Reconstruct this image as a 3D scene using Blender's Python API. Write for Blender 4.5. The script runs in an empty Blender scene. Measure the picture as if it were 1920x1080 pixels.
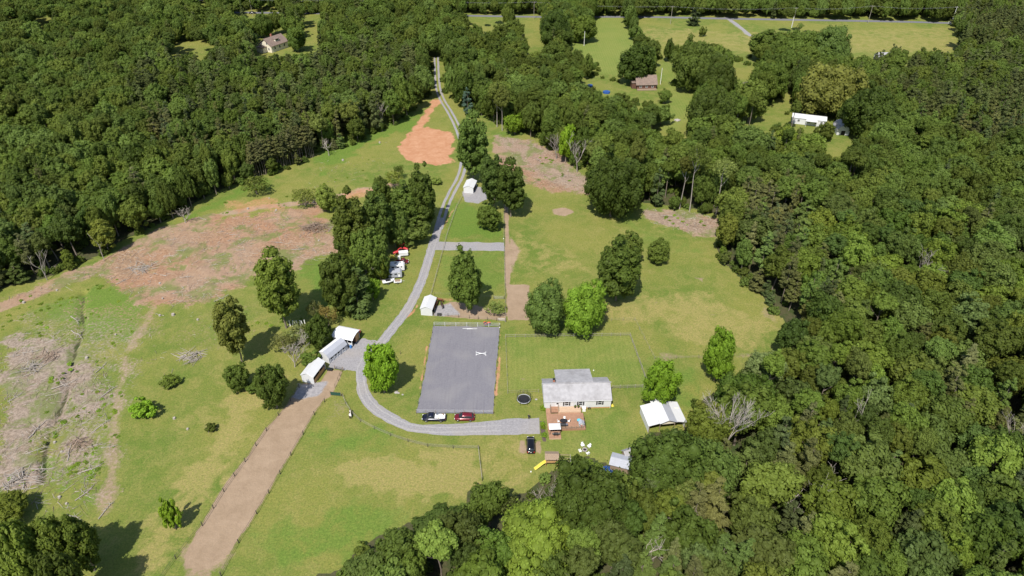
import bpy, bmesh, math, random
import numpy as np
from mathutils import Vector, Matrix, Euler
R = math.radians
sc = bpy.context.scene
# ------------------------------------------------------------------ camera, sky, sun
CH, PITCH, F = 123.0, R(35), 1280.0
cs, sn = math.cos(PITCH), math.sin(PITCH)
cd = bpy.data.cameras.new('camera'); cam = bpy.data.objects.new('camera', cd)
sc.collection.objects.link(cam); sc.camera = cam
cam.location = (0, 0, CH); cam.rotation_euler = (R(90) - PITCH, 0, 0)
cd.lens = 24; cd.sensor_width = 36; cd.clip_end = 6000; cd.clip_start = 1
SUN_EL, SUN_AZ = 56, 19          # light travels away from the camera and a little to the right
w = bpy.data.worlds.new("World"); sc.world = w; w.use_nodes = True
nt = w.node_tree; nt.nodes.clear()
sky = nt.nodes.new('ShaderNodeTexSky'); sky.sky_type = 'NISHITA'; sky.sun_disc = False
sky.sun_elevation = R(SUN_EL); sky.sun_rotation = R(180 + SUN_AZ); sky.altitude = 200
bg = nt.nodes.new('ShaderNodeBackground'); bg.inputs[1].default_value = 0.13
wo = nt.nodes.new('ShaderNodeOutputWorld')
nt.links.new(sky.outputs[0], bg.inputs[0]); nt.links.new(bg.outputs[0], wo.inputs[0])
sd = bpy.data.lights.new('sun', 'SUN'); sd.energy = 5.0; sd.angle = R(0.53); sd.color = (1.0, 0.955, 0.88)
so = bpy.data.objects.new('sun', sd); sc.collection.objects.link(so)
so.rotation_euler = (R(90 - SUN_EL), 0, R(-SUN_AZ)); so.location = (-60, -200, 300)
vs = sc.view_settings; vs.view_transform = 'Standard'; vs.look = 'None'; vs.exposure = 0.32; vs.gamma = 1; vs.use_curve_mapping = False
cy = sc.cycles
cy.max_bounces = 5; cy.diffuse_bounces = 3; cy.glossy_bounces = 2; cy.transmission_bounces = 2; cy.transparent_max_bounces = 4
cy.caustics_reflective = False; cy.caustics_refractive = False

# ------------------------------------------------------------------ helpers
rng = np.random.default_rng(7); rnd = random.Random(11)
def g(u, v, z=0.0):
    """the place on the level z that the photograph shows at pixel (u, v)"""
    t = (v - 540) / F; s = (CH - z) / (sn + t * cs)
    return Vector(((u - 960) / F * s, s * (cs - t * sn), z))
def proj(x, y, z):
    h = CH - z; s = y * cs + h * sn
    return 960 + F * x / s, 540 + F * (h * cs - y * sn) / s
COL = sc.collection
def tag(o, label=None, cat=None, group=None, kind=None):
    if label: o['label'] = label
    if cat: o['category'] = cat
    if group: o['group'] = group
    if kind: o['kind'] = kind
    return o
def empty(name, loc=(0, 0, 0), rz=0, label=None, cat=None, group=None):
    o = bpy.data.objects.new(name, None); COL.objects.link(o); o.location = loc; o.rotation_euler = (0, 0, rz)
    o.empty_display_size = 0.3
    return tag(o, label, cat, group)
def link(name, me, parent=None, loc=None):
    o = bpy.data.objects.new(name, me); COL.objects.link(o)
    if parent is not None: o.parent = parent
    if loc is not None: o.location = loc
    return o
def copy_tree(o, parent=None):
    c = o.copy(); COL.objects.link(c); c.parent = parent
    for ch in list(o.children): copy_tree(ch, c)
    return c
def dup(o, loc, rz=0, label=None, scale=None):
    c = copy_tree(o); c.location = loc; c.rotation_euler = (0, 0, rz)
    if scale: c.scale = scale
    if label: c['label'] = label
    return c

class MB:
    def __init__(s): s.v = []; s.f = []; s.sm = []
    def add(s, vs_, fs, M=None, smooth=False):
        n = len(s.v)
        for p in vs_:
            s.v.append(tuple(M @ Vector(p)) if M is not None else tuple(p))
        s.f += [tuple(i + n for i in f) for f in fs]; s.sm += [smooth] * len(fs)
        return s
    def box(s, c, d, rz=0, M=None, rx=0, ry=0):
        x, y, z = d[0] / 2, d[1] / 2, d[2] / 2
        T = Matrix.Translation(c) @ Euler((rx, ry, rz)).to_matrix().to_4x4()
        if M is not None: T = M @ T
        return s.add([(-x, -y, -z), (x, -y, -z), (x, y, -z), (-x, y, -z), (-x, -y, z), (x, -y, z), (x, y, z), (-x, y, z)],
                     [(0, 3, 2, 1), (4, 5, 6, 7), (0, 1, 5, 4), (1, 2, 6, 5), (2, 3, 7, 6), (3, 0, 4, 7)], T)
    def tube(s, a, b, r0, r1=None, n=8, caps=True):
        a, b = Vector(a), Vector(b); r1 = r0 if r1 is None else r1
        d = (b - a).normalized() if (b - a).length > 1e-6 else Vector((0, 0, 1))
        x = d.orthogonal().normalized(); y = d.cross(x)
        vs_ = []
        for p, r in ((a, r0), (b, r1)):
            for k in range(n):
                t = 2 * math.pi * k / n; vs_.append(p + (x * math.cos(t) + y * math.sin(t)) * r)
        fs = [(k, (k + 1) % n, n + (k + 1) % n, n + k) for k in range(n)]
        s.add(vs_, fs, smooth=n > 5)
        if caps: s.add(vs_, [tuple(range(n))[::-1], tuple(range(n, 2 * n))])
        return s
    def path(s, pts, rr, n=6):
        for i in range(len(pts) - 1):
            s.tube(pts[i], pts[i + 1], rr[i] if hasattr(rr, '__len__') else rr, rr[i + 1] if hasattr(rr, '__len__') else rr, n)
        return s
    def prism(s, poly, z0, z1):
        n = len(poly); vs_ = [(p[0], p[1], z0) for p in poly] + [(p[0], p[1], z1) for p in poly]
        return s.add(vs_, [tuple(range(n))[::-1], tuple(range(n, 2 * n))] + [(i, (i + 1) % n, n + (i + 1) % n, n + i) for i in range(n)])
    def extr(s, prof, x0, x1):
        """profile of (y, z) pushed along x"""
        n = len(prof); vs_ = [(x0, p[0], p[1]) for p in prof] + [(x1, p[0], p[1]) for p in prof]
        return s.add(vs_, [tuple(range(n)), tuple(range(n, 2 * n))[::-1]] + [(i, n + i, n + (i + 1) % n, (i + 1) % n) for i in range(n)])
    def loft(s, rings, smooth=True, caps=True):
        n = len(rings[0]); vs_ = [p for r in rings for p in r]
        fs = [(i * n + k, i * n + (k + 1) % n, (i + 1) * n + (k + 1) % n, (i + 1) * n + k) for i in range(len(rings) - 1) for k in range(n)]
        s.add(vs_, fs, smooth=smooth)
        if caps: s.add(rings[0], [tuple(range(n))[::-1]]); s.add(rings[-1], [tuple(range(n))])
        return s
    def mesh(s, name, mat):
        me = bpy.data.meshes.new(name); me.from_pydata(s.v, [], s.f)
        me.polygons.foreach_set('use_smooth', s.sm)
        if mat is not None: me.materials.append(mat)
        bm = bmesh.new(); bm.from_mesh(me); bmesh.ops.recalc_face_normals(bm, faces=bm.faces); bm.to_mesh(me); bm.free()
        me.update(); return me
    def build(s, name, mat, parent=None, loc=None): return link(name, s.mesh(name, mat), parent, loc)

def np_mesh(name, V, Q, mats, attr=None, smooth=False, matidx=None):
    """V (n,3), Q (m,4) quads"""
    me = bpy.data.meshes.new(name); V = np.ascontiguousarray(V, dtype=np.float32); Q = np.ascontiguousarray(Q, dtype=np.int32)
    k = Q.shape[1]
    me.vertices.add(len(V)); me.vertices.foreach_set('co', V.ravel())
    me.loops.add(Q.size); me.loops.foreach_set('vertex_index', Q.ravel())
    me.polygons.add(len(Q)); me.polygons.foreach_set('loop_start', np.arange(len(Q), dtype=np.int32) * k)
    for m in mats: me.materials.append(m)
    if matidx is not None: me.polygons.foreach_set('material_index', matidx.astype(np.int32))
    me.polygons.foreach_set('use_smooth', np.full(len(Q), smooth, dtype=bool))
    if attr:
        for nm, (dom, ty, arr) in attr.items():
            a = me.attributes.new(nm, ty, dom)
            a.data.foreach_set({'FLOAT': 'value', 'FLOAT_COLOR': 'color', 'FLOAT_VECTOR': 'vector', 'INT': 'value'}[ty], np.ascontiguousarray(arr).ravel())
    me.update(calc_edges=True); me.validate(); return me

# numpy value noise
def _h(ix, iy, seed):
    n = (ix.astype(np.int64) * 374761393 + iy.astype(np.int64) * 668265263 + seed * 1442695041) & 0x7fffffff
    n = ((n ^ (n >> 13)) * 1274126177) & 0x7fffffff
    return ((n ^ (n >> 16)) & 0xffff) / 65535.0
def vnoise(x, y, s, seed=0):
    x = np.asarray(x, float) / s; y = np.asarray(y, float) / s
    ix = np.floor(x); iy = np.floor(y); fx = x - ix; fy = y - iy
    fx = fx * fx * (3 - 2 * fx); fy = fy * fy * (3 - 2 * fy)
    a = _h(ix, iy, seed); b = _h(ix + 1, iy, seed); c = _h(ix, iy + 1, seed); d = _h(ix + 1, iy + 1, seed)
    return (a * (1 - fx) + b * fx) * (1 - fy) + (c * (1 - fx) + d * fx) * fy
def fbm(x, y, s, seed=0, o=4):
    t = 0; a = .5; n = 0
    for k in range(o): t = t + a * vnoise(x, y, s / 2 ** k, seed + k * 17); n += a; a *= .55
    return t / n
def inpoly(x, y, P):
    x = np.asarray(x, float); y = np.asarray(y, float); r = np.zeros(x.shape, bool); n = len(P)
    for i in range(n):
        x0, y0 = P[i]; x1, y1 = P[(i + 1) % n]
        if y0 == y1: continue
        c = ((y0 > y) != (y1 > y)) & (x < (x1 - x0) * (y - y0) / (y1 - y0) + x0)
        r ^= c
    return r
def segdist(x, y, P, closed=False):
    d = np.full(np.shape(x), 1e9)
    n = len(P)
    for i in range(n if closed else n - 1):
        ax, ay = P[i]; bx, by = P[(i + 1) % n]
        L = (bx - ax) ** 2 + (by - ay) ** 2 + 1e-9
        t = np.clip(((x - ax) * (bx - ax) + (y - ay) * (by - ay)) / L, 0, 1)
        d = np.minimum(d, np.hypot(x - ax - t * (bx - ax), y - ay - t * (by - ay)))
    return d
def sm(x, a, b):
    t = np.clip((x - a) / (b - a), 0, 1); return t * t * (3 - 2 * t)
def catmull(P, k=6):
    P = [np.array(p, float) for p in P]; out = []
    Q = [2 * P[0] - P[1]] + P + [2 * P[-1] - P[-2]]
    for i in range(1, len(Q) - 2):
        a, b, c, d = Q[i - 1:i + 3]
        for j in range(k):
            t = j / k
            out.append(.5 * (2 * b + (c - a) * t + (2 * a - 5 * b + 4 * c - d) * t * t + (3 * b - a - 3 * c + d) * t ** 3))
    out.append(P[-1]); return out
def gxy(P): return [(g(*p).x, g(*p).y) for p in P]

# ------------------------------------------------------------------ materials
class N:
    def __init__(s, name):
        s.m = bpy.data.materials.new(name); s.m.use_nodes = True; s.t = s.m.node_tree; s.t.nodes.clear()
        s.out = s.t.nodes.new('ShaderNodeOutputMaterial')
    def n(s, ty, **kw):
        x = s.t.nodes.new('ShaderNode' + ty)
        for k, v in kw.items(): setattr(x, k, v)
        return x
    def l(s, a, b): s.t.links.new(a, b)
    def val(s, i, v):
        if hasattr(v, 'is_linked') or isinstance(v, bpy.types.NodeSocket): s.l(v, i)
        else: i.default_value = v
    def noise(s, vec, scale, detail=3, rough=.55, dist=0):
        x = s.n('TexNoise'); x.inputs['Scale'].default_value = scale; x.inputs['Detail'].default_value = detail
        x.inputs['Roughness'].default_value = rough; x.inputs['Distortion'].default_value = dist
        if vec is not None: s.l(vec, x.inputs['Vector'])
        return x.outputs['Fac']
    def math(s, op, a, b=0.0, c=None, clamp=False):
        x = s.n('Math', operation=op, use_clamp=clamp); s.val(x.inputs[0], a); s.val(x.inputs[1], b)
        if c is not None: s.val(x.inputs[2], c)
        return x.outputs[0]
    def ramp(s, fac, a, b):
        x = s.n('MapRange', clamp=True); s.val(x.inputs[0], fac); s.val(x.inputs[1], a); s.val(x.inputs[2], b)
        return x.outputs[0]
    def mix(s, fac, a, b, mode='MIX'):
        x = s.n('Mix', data_type='RGBA', blend_type=mode); s.val(x.inputs[0], fac)
        for i, v in ((6, a), (7, b)):
            if isinstance(v, (tuple, list)): x.inputs[i].default_value = (*v[:3], 1)
            else: s.l(v, x.inputs[i])
        return x.outputs[2]
    def bsdf(s, col, rough=.8, metal=0, bump=None, bstr=.3, bdist=.1, spec=.3):
        b = s.n('BsdfPrincipled')
        if isinstance(col, (tuple, list)): b.inputs['Base Color'].default_value = (*col[:3], 1)
        else: s.l(col, b.inputs['Base Color'])
        s.val(b.inputs['Roughness'], rough); b.inputs['Metallic'].default_value = metal
        b.inputs['Specular IOR Level'].default_value = spec
        if bump is not None:
            k = s.n('Bump'); k.inputs['Strength'].default_value = bstr; k.inputs['Distance'].default_value = bdist
            s.l(bump, k.inputs['Height']); s.l(k.outputs[0], b.inputs['Normal'])
        s.l(b.outputs[0], s.out.inputs[0]); return b
def mat(name, c, rough=.7, metal=0, var=.15, scale=3, dirt=None, dirtamt=.4, bump=.1, spec=.4, stripes=None):
    n = N(name); tc = n.n('TexCoord').outputs['Object']
    f = n.noise(tc, scale, 4); dark = tuple(x * (1 - var) for x in c); lite = tuple(min(1, x * (1 + var)) for x in c)
    col = n.mix(n.ramp(f, .3, .7), dark, lite)
    if dirt: col = n.mix(n.math('MULTIPLY', n.ramp(n.noise(tc, scale * .35, 5, .65), .45, .7), dirtamt), col, dirt)
    h = f
    if stripes:      # ribs: (axis, period)
        sp = n.n('SeparateXYZ'); n.l(tc, sp.inputs[0])
        h = n.math('PINGPONG', n.math('MULTIPLY', sp.outputs[stripes[0]], 2 / stripes[1]), 1.0)
        col = n.mix(n.math('MULTIPLY', n.ramp(h, .8, 1), .25), col, dark)
    n.bsdf(col, rough, metal, h, bump, .03, spec); return n.m
def leafmat(name, c1, c2, c3, trans=.25, sat=1.0):
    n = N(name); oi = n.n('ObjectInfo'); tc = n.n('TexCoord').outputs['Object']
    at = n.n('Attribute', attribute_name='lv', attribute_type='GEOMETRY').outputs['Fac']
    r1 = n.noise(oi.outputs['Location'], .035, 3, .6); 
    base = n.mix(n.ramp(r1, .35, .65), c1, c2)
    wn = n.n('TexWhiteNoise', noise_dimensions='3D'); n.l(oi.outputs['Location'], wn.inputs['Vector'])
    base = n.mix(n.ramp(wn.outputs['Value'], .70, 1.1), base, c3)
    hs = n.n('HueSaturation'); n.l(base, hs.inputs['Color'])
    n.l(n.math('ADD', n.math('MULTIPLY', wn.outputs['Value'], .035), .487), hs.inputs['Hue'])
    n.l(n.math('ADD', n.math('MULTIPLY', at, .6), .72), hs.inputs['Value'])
    hs.inputs['Saturation'].default_value = sat
    sp = n.n('SeparateColor'); n.l(wn.outputs['Color'], sp.inputs[0])
    br = n.math('ADD', n.math('MULTIPLY', sp.outputs[1], .60), .72)
    col = n.mix(1.0, hs.outputs[0], oi.outputs['Color'], 'MULTIPLY')
    cc = n.n('CombineColor'); [n.l(br, cc.inputs[i]) for i in range(3)]
    col = n.mix(1.0, col, cc.outputs[0], 'MULTIPLY')
    b = n.bsdf(col, .6, spec=.12)
    t = n.n('BsdfTranslucent'); n.l(n.mix(1.0, col, (1.3, 1.35, .5), 'MULTIPLY'), t.inputs[0])
    m = n.n('MixShader'); m.inputs[0].default_value = trans
    n.l(b.outputs[0], m.inputs[1]); n.l(t.outputs[0], m.inputs[2]); n.l(m.outputs[0], n.out.inputs[0])
    return n.m
M = {}
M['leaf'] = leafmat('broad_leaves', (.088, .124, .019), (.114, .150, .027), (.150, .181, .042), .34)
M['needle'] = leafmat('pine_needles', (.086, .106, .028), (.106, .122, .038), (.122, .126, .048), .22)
M['bark'] = mat('grey_bark', (.19, .155, .12), .9, var=.35, scale=4, bump=.5)
M['deadwood'] = mat('bleached_deadwood', (.33, .29, .25), .9, var=.25, scale=5, bump=.4)
M['white'] = mat('white_painted_metal', (.70, .70, .70), .45, var=.02, scale=2, dirt=(.55, .54, .5), dirtamt=.12)
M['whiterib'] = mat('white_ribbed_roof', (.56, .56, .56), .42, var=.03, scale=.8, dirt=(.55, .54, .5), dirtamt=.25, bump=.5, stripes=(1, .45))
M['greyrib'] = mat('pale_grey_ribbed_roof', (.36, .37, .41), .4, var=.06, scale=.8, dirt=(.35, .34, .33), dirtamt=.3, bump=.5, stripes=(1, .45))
M['siding'] = mat('white_lap_siding', (.60, .60, .60), .55, var=.03, scale=2, dirt=(.5, .5, .44), dirtamt=.25, bump=.4, stripes=(2, .2))
M['cream'] = mat('cream_wall', (.72, .66, .52), .7, var=.06, dirt=(.5, .45, .33), dirtamt=.3)
M['greyroof'] = mat('weathered_pale_grey_roof', (.33, .32, .325), .7, var=.12, scale=1.0, dirt=(.19, .18, .18), dirtamt=.7, bump=.5)
M['brownroof'] = mat('brown_shingle_roof', (.20, .145, .115), .85, var=.15, scale=1.5, dirt=(.11, .085, .07), dirtamt=.5, bump=.5)
M['logwall'] = mat('red_brown_log_wall', (.12, .058, .04), .8, var=.25, scale=2, bump=.8, stripes=(2, .5))
M['wood'] = mat('weathered_wood', (.26, .19, .13), .85, var=.25, scale=6, bump=.4)
M['fencewood'] = mat('grey_fence_wood', (.30, .27, .22), .9, var=.3, scale=3, bump=.3)
M['darkpost'] = mat('dark_post', (.07, .06, .05), .8, var=.3)
M['rustrail'] = mat('galvanised_pipe', (.50, .50, .52), .45, .3, var=.15, dirt=(.3, .25, .2), dirtamt=.4)
M['deck'] = mat('brown_stained_deck_boards', (.33, .185, .115), .75, var=.12, scale=1.2, dirt=(.20, .11, .075), dirtamt=.4, bump=.6, stripes=(0, .3))
M['lightdeck'] = mat('fresh_pale_deck_boards', (.47, .33, .22), .75, var=.1, scale=2, bump=.6, stripes=(0, .3))
M['tanwood'] = mat('tan_pine_boards', (.46, .27, .12), .7, var=.18, scale=3, bump=.5, stripes=(0, .4))
M['black'] = mat('matt_black', (.018, .018, .02), .6, var=.3)
M['dark'] = mat('shade_and_ash_black', (.02, .018, .016), .95, var=.3)  # shade inside openings put into the colour; also serves as ash
M['rubber'] = mat('tyre_rubber', (.02, .02, .02), .85, var=.2)
M['rim'] = mat('alloy_rim', (.45, .45, .46), .3, .8, var=.05)
M['glass'] = mat('dark_glass', (.02, .025, .03), .06, 0, var=.1, bump=0, spec=.9)
M['skyglass'] = mat('sky_lit_windscreen', (.03, .06, .09), .08, 0, var=.1, bump=0, spec=.9)  # sky reflection put into the blue tint of the glass
M['navy'] = mat('black_blue_car_paint', (.012, .014, .03), .18, .3, var=.2, bump=0, spec=.7)
M['maroon'] = mat('deep_red_car_paint', (.16, .012, .02), .18, .25, var=.1, bump=0, spec=.7)
M['carblack'] = mat('black_car_paint', (.010, .010, .012), .15, .3, var=.2, bump=0, spec=.7)
M['red'] = mat('red_tractor_paint', (.50, .045, .05), .35, var=.1, dirt=(.25, .08, .06))
M['orange'] = mat('orange_red_paint', (.62, .10, .04), .4, var=.1)
M['yellow'] = mat('yellow_plastic', (.58, .48, .06), .5, var=.05)
M['blue'] = mat('blue_plastic', (.05, .18, .45), .5, var=.1)
M['teal'] = mat('turquoise_plastic', (.10, .45, .55), .5, var=.1)
M['tarpblue'] = mat('blue_tarp', (.02, .07, .25), .5, var=.2)
M['chair'] = mat('white_plastic', (.80, .79, .76), .5, var=.04)
M['stone'] = mat('grey_stone', (.33, .30, .28), .9, var=.25, scale=4, bump=.6)
M['brick'] = mat('red_brick', (.34, .14, .09), .9, var=.2, scale=6, bump=.5)
M['bay'] = mat('bay_horse_coat', (.16, .055, .022), .6, var=.2, scale=2)
M['darkcoat'] = mat('dark_brown_horse_coat', (.05, .028, .02), .6, var=.2, scale=2)
M['greengate'] = mat('dark_green_mesh', (.02, .07, .05), .7, var=.2)
M['lamp'] = mat('red_lens', (.4, .01, .01), .3, var=.1); M['clear'] = mat('clear_lens', (.7, .7, .72), .15, var=.05)
M['skin'] = mat('skin', (.5, .3, .22), .6, var=.05); M['cloth'] = mat('dark_clothes', (.03, .028, .035), .85, var=.2)
n = N('pinto_horse_coat'); tc = n.n('TexCoord').outputs['Object']
n.bsdf(n.mix(n.ramp(n.noise(tc, 1.3, 1), .47, .53), (.035, .02, .015), (.72, .66, .58)), .6); M['pinto'] = n.m

def gravel(name, c, lite, warm, s=1.0, drag=0):
    n = N(name); tc = n.n('NewGeometry').outputs['Position']
    a = n.noise(tc, 2.2 * s, 6, .75); b = n.noise(tc, .12, 3, .5, .4); e = n.noise(tc, 9, 2)
    col = n.mix(n.ramp(a, .3, .72), c, lite)
    col = n.mix(n.math('MULTIPLY', n.ramp(b, .48, .68), .45), col, warm)
    col = n.mix(n.math('MULTIPLY', n.ramp(n.noise(tc, .5, 4, .6, 1.5), .5, .72), .35), col, lite)
    mp = n.n('Mapping'); mp.inputs['Scale'].default_value = (2.2, .12, 1); n.l(tc, mp.inputs[0]); dg = n.noise(mp.outputs[0], 1.0, 4, .7)
    if drag: col = n.mix(n.math('MULTIPLY', n.ramp(dg, .45, .7), drag), col, lite); col = n.mix(n.math('MULTIPLY', n.ramp(dg, .48, .3), drag), col, tuple(x * .75 for x in c))
    n.bsdf(col, .95, bump=e, bstr=.5, bdist=.04, spec=.2); return n.m
M['gravel'] = gravel('grey_gravel', (.18, .172, .178), (.33, .315, .315), (.30, .265, .23))
M['arena'] = gravel('blue_grey_screenings', (.135, .130, .147), (.198, .19, .204), (.24, .228, .222), drag=.25)
M['ruts'] = gravel('packed_pale_gravel', (.225, .215, .215), (.36, .345, .338), (.33, .30, .265))
M['asphalt'] = gravel('faded_asphalt', (.13, .13, .15), (.17, .17, .19), (.18, .17, .17))
# ------------------------------------------------------------------ where the photo shows open ground (pixels of the photograph, taken to the ground with g)
OPEN = [
 [(-260,660),(0,548),(45,536),(85,530),(150,500),(195,484),(232,457),(285,434),(330,412),(360,392),(395,372),(440,352),(480,340),(520,328),(560,312),(590,292),(640,281),(680,264),(730,242),(770,218),(796,194),(812,172),(812,108),(822,108),(826,150),(832,180),(850,192),(880,212),(925,228),(945,245),(1000,260),(1030,283),(1060,302),(1100,330),(1108,372),(1160,402),(1185,384),(1215,388),(1290,396),(1350,410),(1352,440),(1330,458),(1345,490),(1385,530),(1410,545),(1440,580),(1470,612),(1480,635),(1450,657),(1420,664),(1392,700),(1350,722),(1310,745),(1300,770),(1285,795),(1255,802),(1215,800),(1196,818),(1190,850),(1178,880),(1140,862),(1100,850),(1060,858),(1020,885),(985,915),(960,926),(940,915),(900,900),(866,918),(866,944),(830,955),(780,968),(740,985),(700,1002),(660,1030),(640,1062),(575,1074),(600,1120),(620,1420),(-500,1420),(-260,980),(-100,930)],
 [(1114,33),(1167,33),(1190,82),(1169,118),(1160,142),(1126,136),(1120,106),(1072,90),(1072,76),(1114,73)],
 [(1196,31),(1400,34),(1780,42),(1793,59),(1787,65),(1805,85),(1778,89),(1733,87),(1715,93),(1700,100),(1691,85),(1680,78),(1648,96),(1618,104),(1598,106),(1595,79),(1573,63),(1531,54),(1468,57),(1425,60),(1404,85),(1360,76),(1323,79),(1290,72),(1205,73)],
 [(1229,118),(1265,119),(1261,142),(1253,151),(1271,169),(1299,172),(1288,199),(1293,217),(1271,245),(1289,258),(1265,254),(1232,242),(1241,224),(1256,205),(1258,181),(1234,184),(1200,180),(1180,165),(1178,150),(1230,142)],
 [(1084,150),(1120,148),(1160,157),(1180,150),(1195,180),(1160,172),(1130,177),(1112,160)],
 [(1380,121),(1428,124),(1410,148),(1383,160),(1359,145)],
 [(1380,223),(1428,208),(1435,193),(1474,181),(1483,165),(1480,200),(1460,222),(1440,238),(1400,224)],
 [(1477,212),(1543,216),(1572,236),(1590,236),(1592,256),(1619,257),(1595,275),(1601,290),(1555,302),(1550,272),(1520,246),(1477,232)],
 [(485,66),(534,68),(560,75),(575,70),(597,77),(590,90),(560,94),(534,98),(500,100),(485,98)],
 [(569,29),(601,31),(590,58),(572,48)], [(466,24),(525,26),(515,45),(508,45),(472,33)],
 [(18,37),(37,39),(38,46),(25,46)], [(68,32),(95,33),(83,43),(70,46)], [(330,79),(394,80),(388,97),(333,101)], [(367,-6),(379,-6),(386,25)],
 [(880,32),(942,32),(918,60),(898,46)], [(976,33),(1008,32),(1018,95),(1000,95),(985,60)],
 [(870,27),(1012,29),(1012,34),(870,31)], [(442,20),(522,22),(522,27),(442,25)],
 [(470,0),(600,0),(600,3),(470,4)],
]
UX0, UY0, UW, UH = -700, -80, 1750, 760
_gu, _gv = np.meshgrid((np.arange(UW) + .5) * 2 + UX0, (np.arange(UH) + .5) * 2 + UY0)
MASK = np.zeros(_gu.shape, bool)
for P in OPEN: MASK |= inpoly(_gu, _gv, P)
STRICT = [[(1182,146),(1236,146),(1238,184),(1184,184)],[(1492,212),(1545,216),(1545,240),(1500,238)],[(1568,236),(1592,236),(1592,258),(1568,258)],[(484,66),(536,68),(534,98),(485,98)],[(814,100),(824,100),(832,185),(818,185)],[(1206,757),(1290,762),(1285,800),(1210,802)],[(1138,850),(1192,840),(1190,880),(1150,868)]]
SMASK = np.zeros(_gu.shape, bool)
for P in STRICT: SMASK |= inpoly(_gu, _gv, P)
MASK |= SMASK
def strictat(u, v):
    i = np.clip(((np.asarray(u) - UX0) / 2).astype(int), 0, UW - 1); j = np.clip(((np.asarray(v) - UY0) / 2).astype(int), 0, UH - 1)
    return SMASK[j, i]
def openat(u, v):
    i = np.clip(((np.asarray(u) - UX0) / 2).astype(int), 0, UW - 1); j = np.clip(((np.asarray(v) - UY0) / 2).astype(int), 0, UH - 1)
    return MASK[j, i]

# ------------------------------------------------------------------ ground sheet
def axis(marks):
    out = [marks[0][0]]
    for (a, s0), (b, s1) in zip(marks[:-1], marks[1:]):
        p = a
        while p < b - 1e-6:
            f = (p - a) / (b - a); p = min(b, p + s0 + (s1 - s0) * f); out.append(p)
    return np.array(out)
xs = axis([(-1400, 90), (-420, 12), (-160, 1.0), (-110, .62), (110, .62), (170, 1.1), (420, 12), (1400, 90)])
ys = axis([(-200, 30), (55, 2), (75, .62), (230, .62), (330, 1.0), (600, 3), (900, 20), (2600, 150)])
GX, GY = np.meshgrid(xs, ys); X = GX.ravel(); Y = GY.ravel(); Z = np.zeros_like(X)
def proj_np(x, y, z):
    h = CH - z; s = np.maximum(y * cs + h * sn, 1); return 960 + F * x / s, 540 + F * (h * cs - y * sn) / s
U, V = proj_np(X, Y, 0)
W1 = fbm(X, Y, 6, 1); W2 = fbm(X, Y, 22, 2); W3 = fbm(X, Y, 2.0, 3, 3)
ch = {k: np.zeros_like(X) for k in ('clay', 'debris', 'dry', 'lush', 'wood', 'bare', 'gravel', 'mow', 'shale')}
def paint(c, P, soft=1.5, amt=1.0, br=2.5, px=True):
    P = gxy(P) if px else P
    a = np.array(P); mrg = soft + br + 2
    I = np.where((X > a[:, 0].min() - mrg) & (X < a[:, 0].max() + mrg) & (Y > a[:, 1].min() - mrg) & (Y < a[:, 1].max() + mrg))[0]
    x, y = X[I], Y[I]; d = segdist(x, y, P, True); ins = inpoly(x, y, P); d = np.where(ins, d, -d)
    d = d + (W1[I] - .5) * 2 * br + (W3[I] - .5) * br
    ch[c][I] = np.maximum(ch[c][I], amt * sm(d, -soft, soft))
def line(c, P, wid, soft=.8, amt=1.0, br=.6):
    P = gxy(P); a = np.array(P); mrg = wid + soft + br + 2
    I = np.where((X > a[:, 0].min() - mrg) & (X < a[:, 0].max() + mrg) & (Y > a[:, 1].min() - mrg) & (Y < a[:, 1].max() + mrg))[0]
    d = wid / 2 - segdist(X[I], Y[I], P) + (W1[I] - .5) * 2 * br + (W3[I] - .5) * br
    ch[c][I] = np.maximum(ch[c][I], amt * sm(d, -soft, soft))
inframe = (U > -700) & (U < 2700) & (V > -80) & (V < 1400)
op = np.zeros_like(U, bool)
for du, dv in ((0, 0), (9, 0), (-9, 0), (0, 7), (0, -7), (6, 5), (-6, 5), (6, -5), (-6, -5)): op |= openat(U + du, V + dv)
op &= inframe & (Y > 0)
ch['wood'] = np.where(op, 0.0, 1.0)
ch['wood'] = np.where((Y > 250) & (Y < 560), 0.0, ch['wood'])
# clearing on the left
paint('debris', [(0,560),(90,535),(200,490),(330,430),(470,400),(600,385),(625,420),(635,470),(560,500),(480,520),(400,560),(300,580),(240,560),(180,520),(60,560)], 4, .95, 5)
paint('debris', [(0,640),(60,620),(130,640),(190,690),(215,740),(180,790),(120,800),(60,830),(0,900)], 5, .8, 7)
paint('debris', [(0,850),(50,840),(80,900),(40,930),(0,925)], 3, .8, 4)
paint('debris', [(95,790),(150,770),(190,830),(150,900),(110,870)], 3, .6, 5)
paint('debris', [(930,255),(1000,262),(1040,285),(1100,330),(1105,362),(1040,360),(985,345),(945,315),(920,280)], 3, .95, 4)
paint('debris', [(1205,392),(1290,396),(1350,410),(1352,445),(1300,443),(1255,425),(1210,408)], 2, .95, 2.5)
paint('clay', [(750,275),(775,245),(800,238),(850,250),(852,275),(845,305),(820,312),(790,305),(760,300)], 2, 1, 3)
line('clay', [(818,190),(808,205),(795,225),(780,250),(765,275)], 5, 1.5, .75, 2)
line('bare', [(0,575),(90,540),(200,492),(300,440),(420,400),(520,385),(600,378),(680,358),(740,345)], 4.5, 2, .8, 2)
line('clay', [(420,400),(520,385),(600,378),(680,358),(740,345)], 2.5, 2, .45, 2)
paint('clay', [(430,395),(560,385),(560,415),(440,425)], 4, .35, 5)
paint('clay', [(640,360),(700,350),(700,370),(640,378)], 2, .55, 2)
paint('clay', [(420,375),(520,370),(545,395),(430,400)], 3, .5, 4)
paint('debris', [(0,600),(140,545),(300,560),(330,600),(270,700),(235,860),(180,950),(0,930)], 8, .42, 10)
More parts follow.
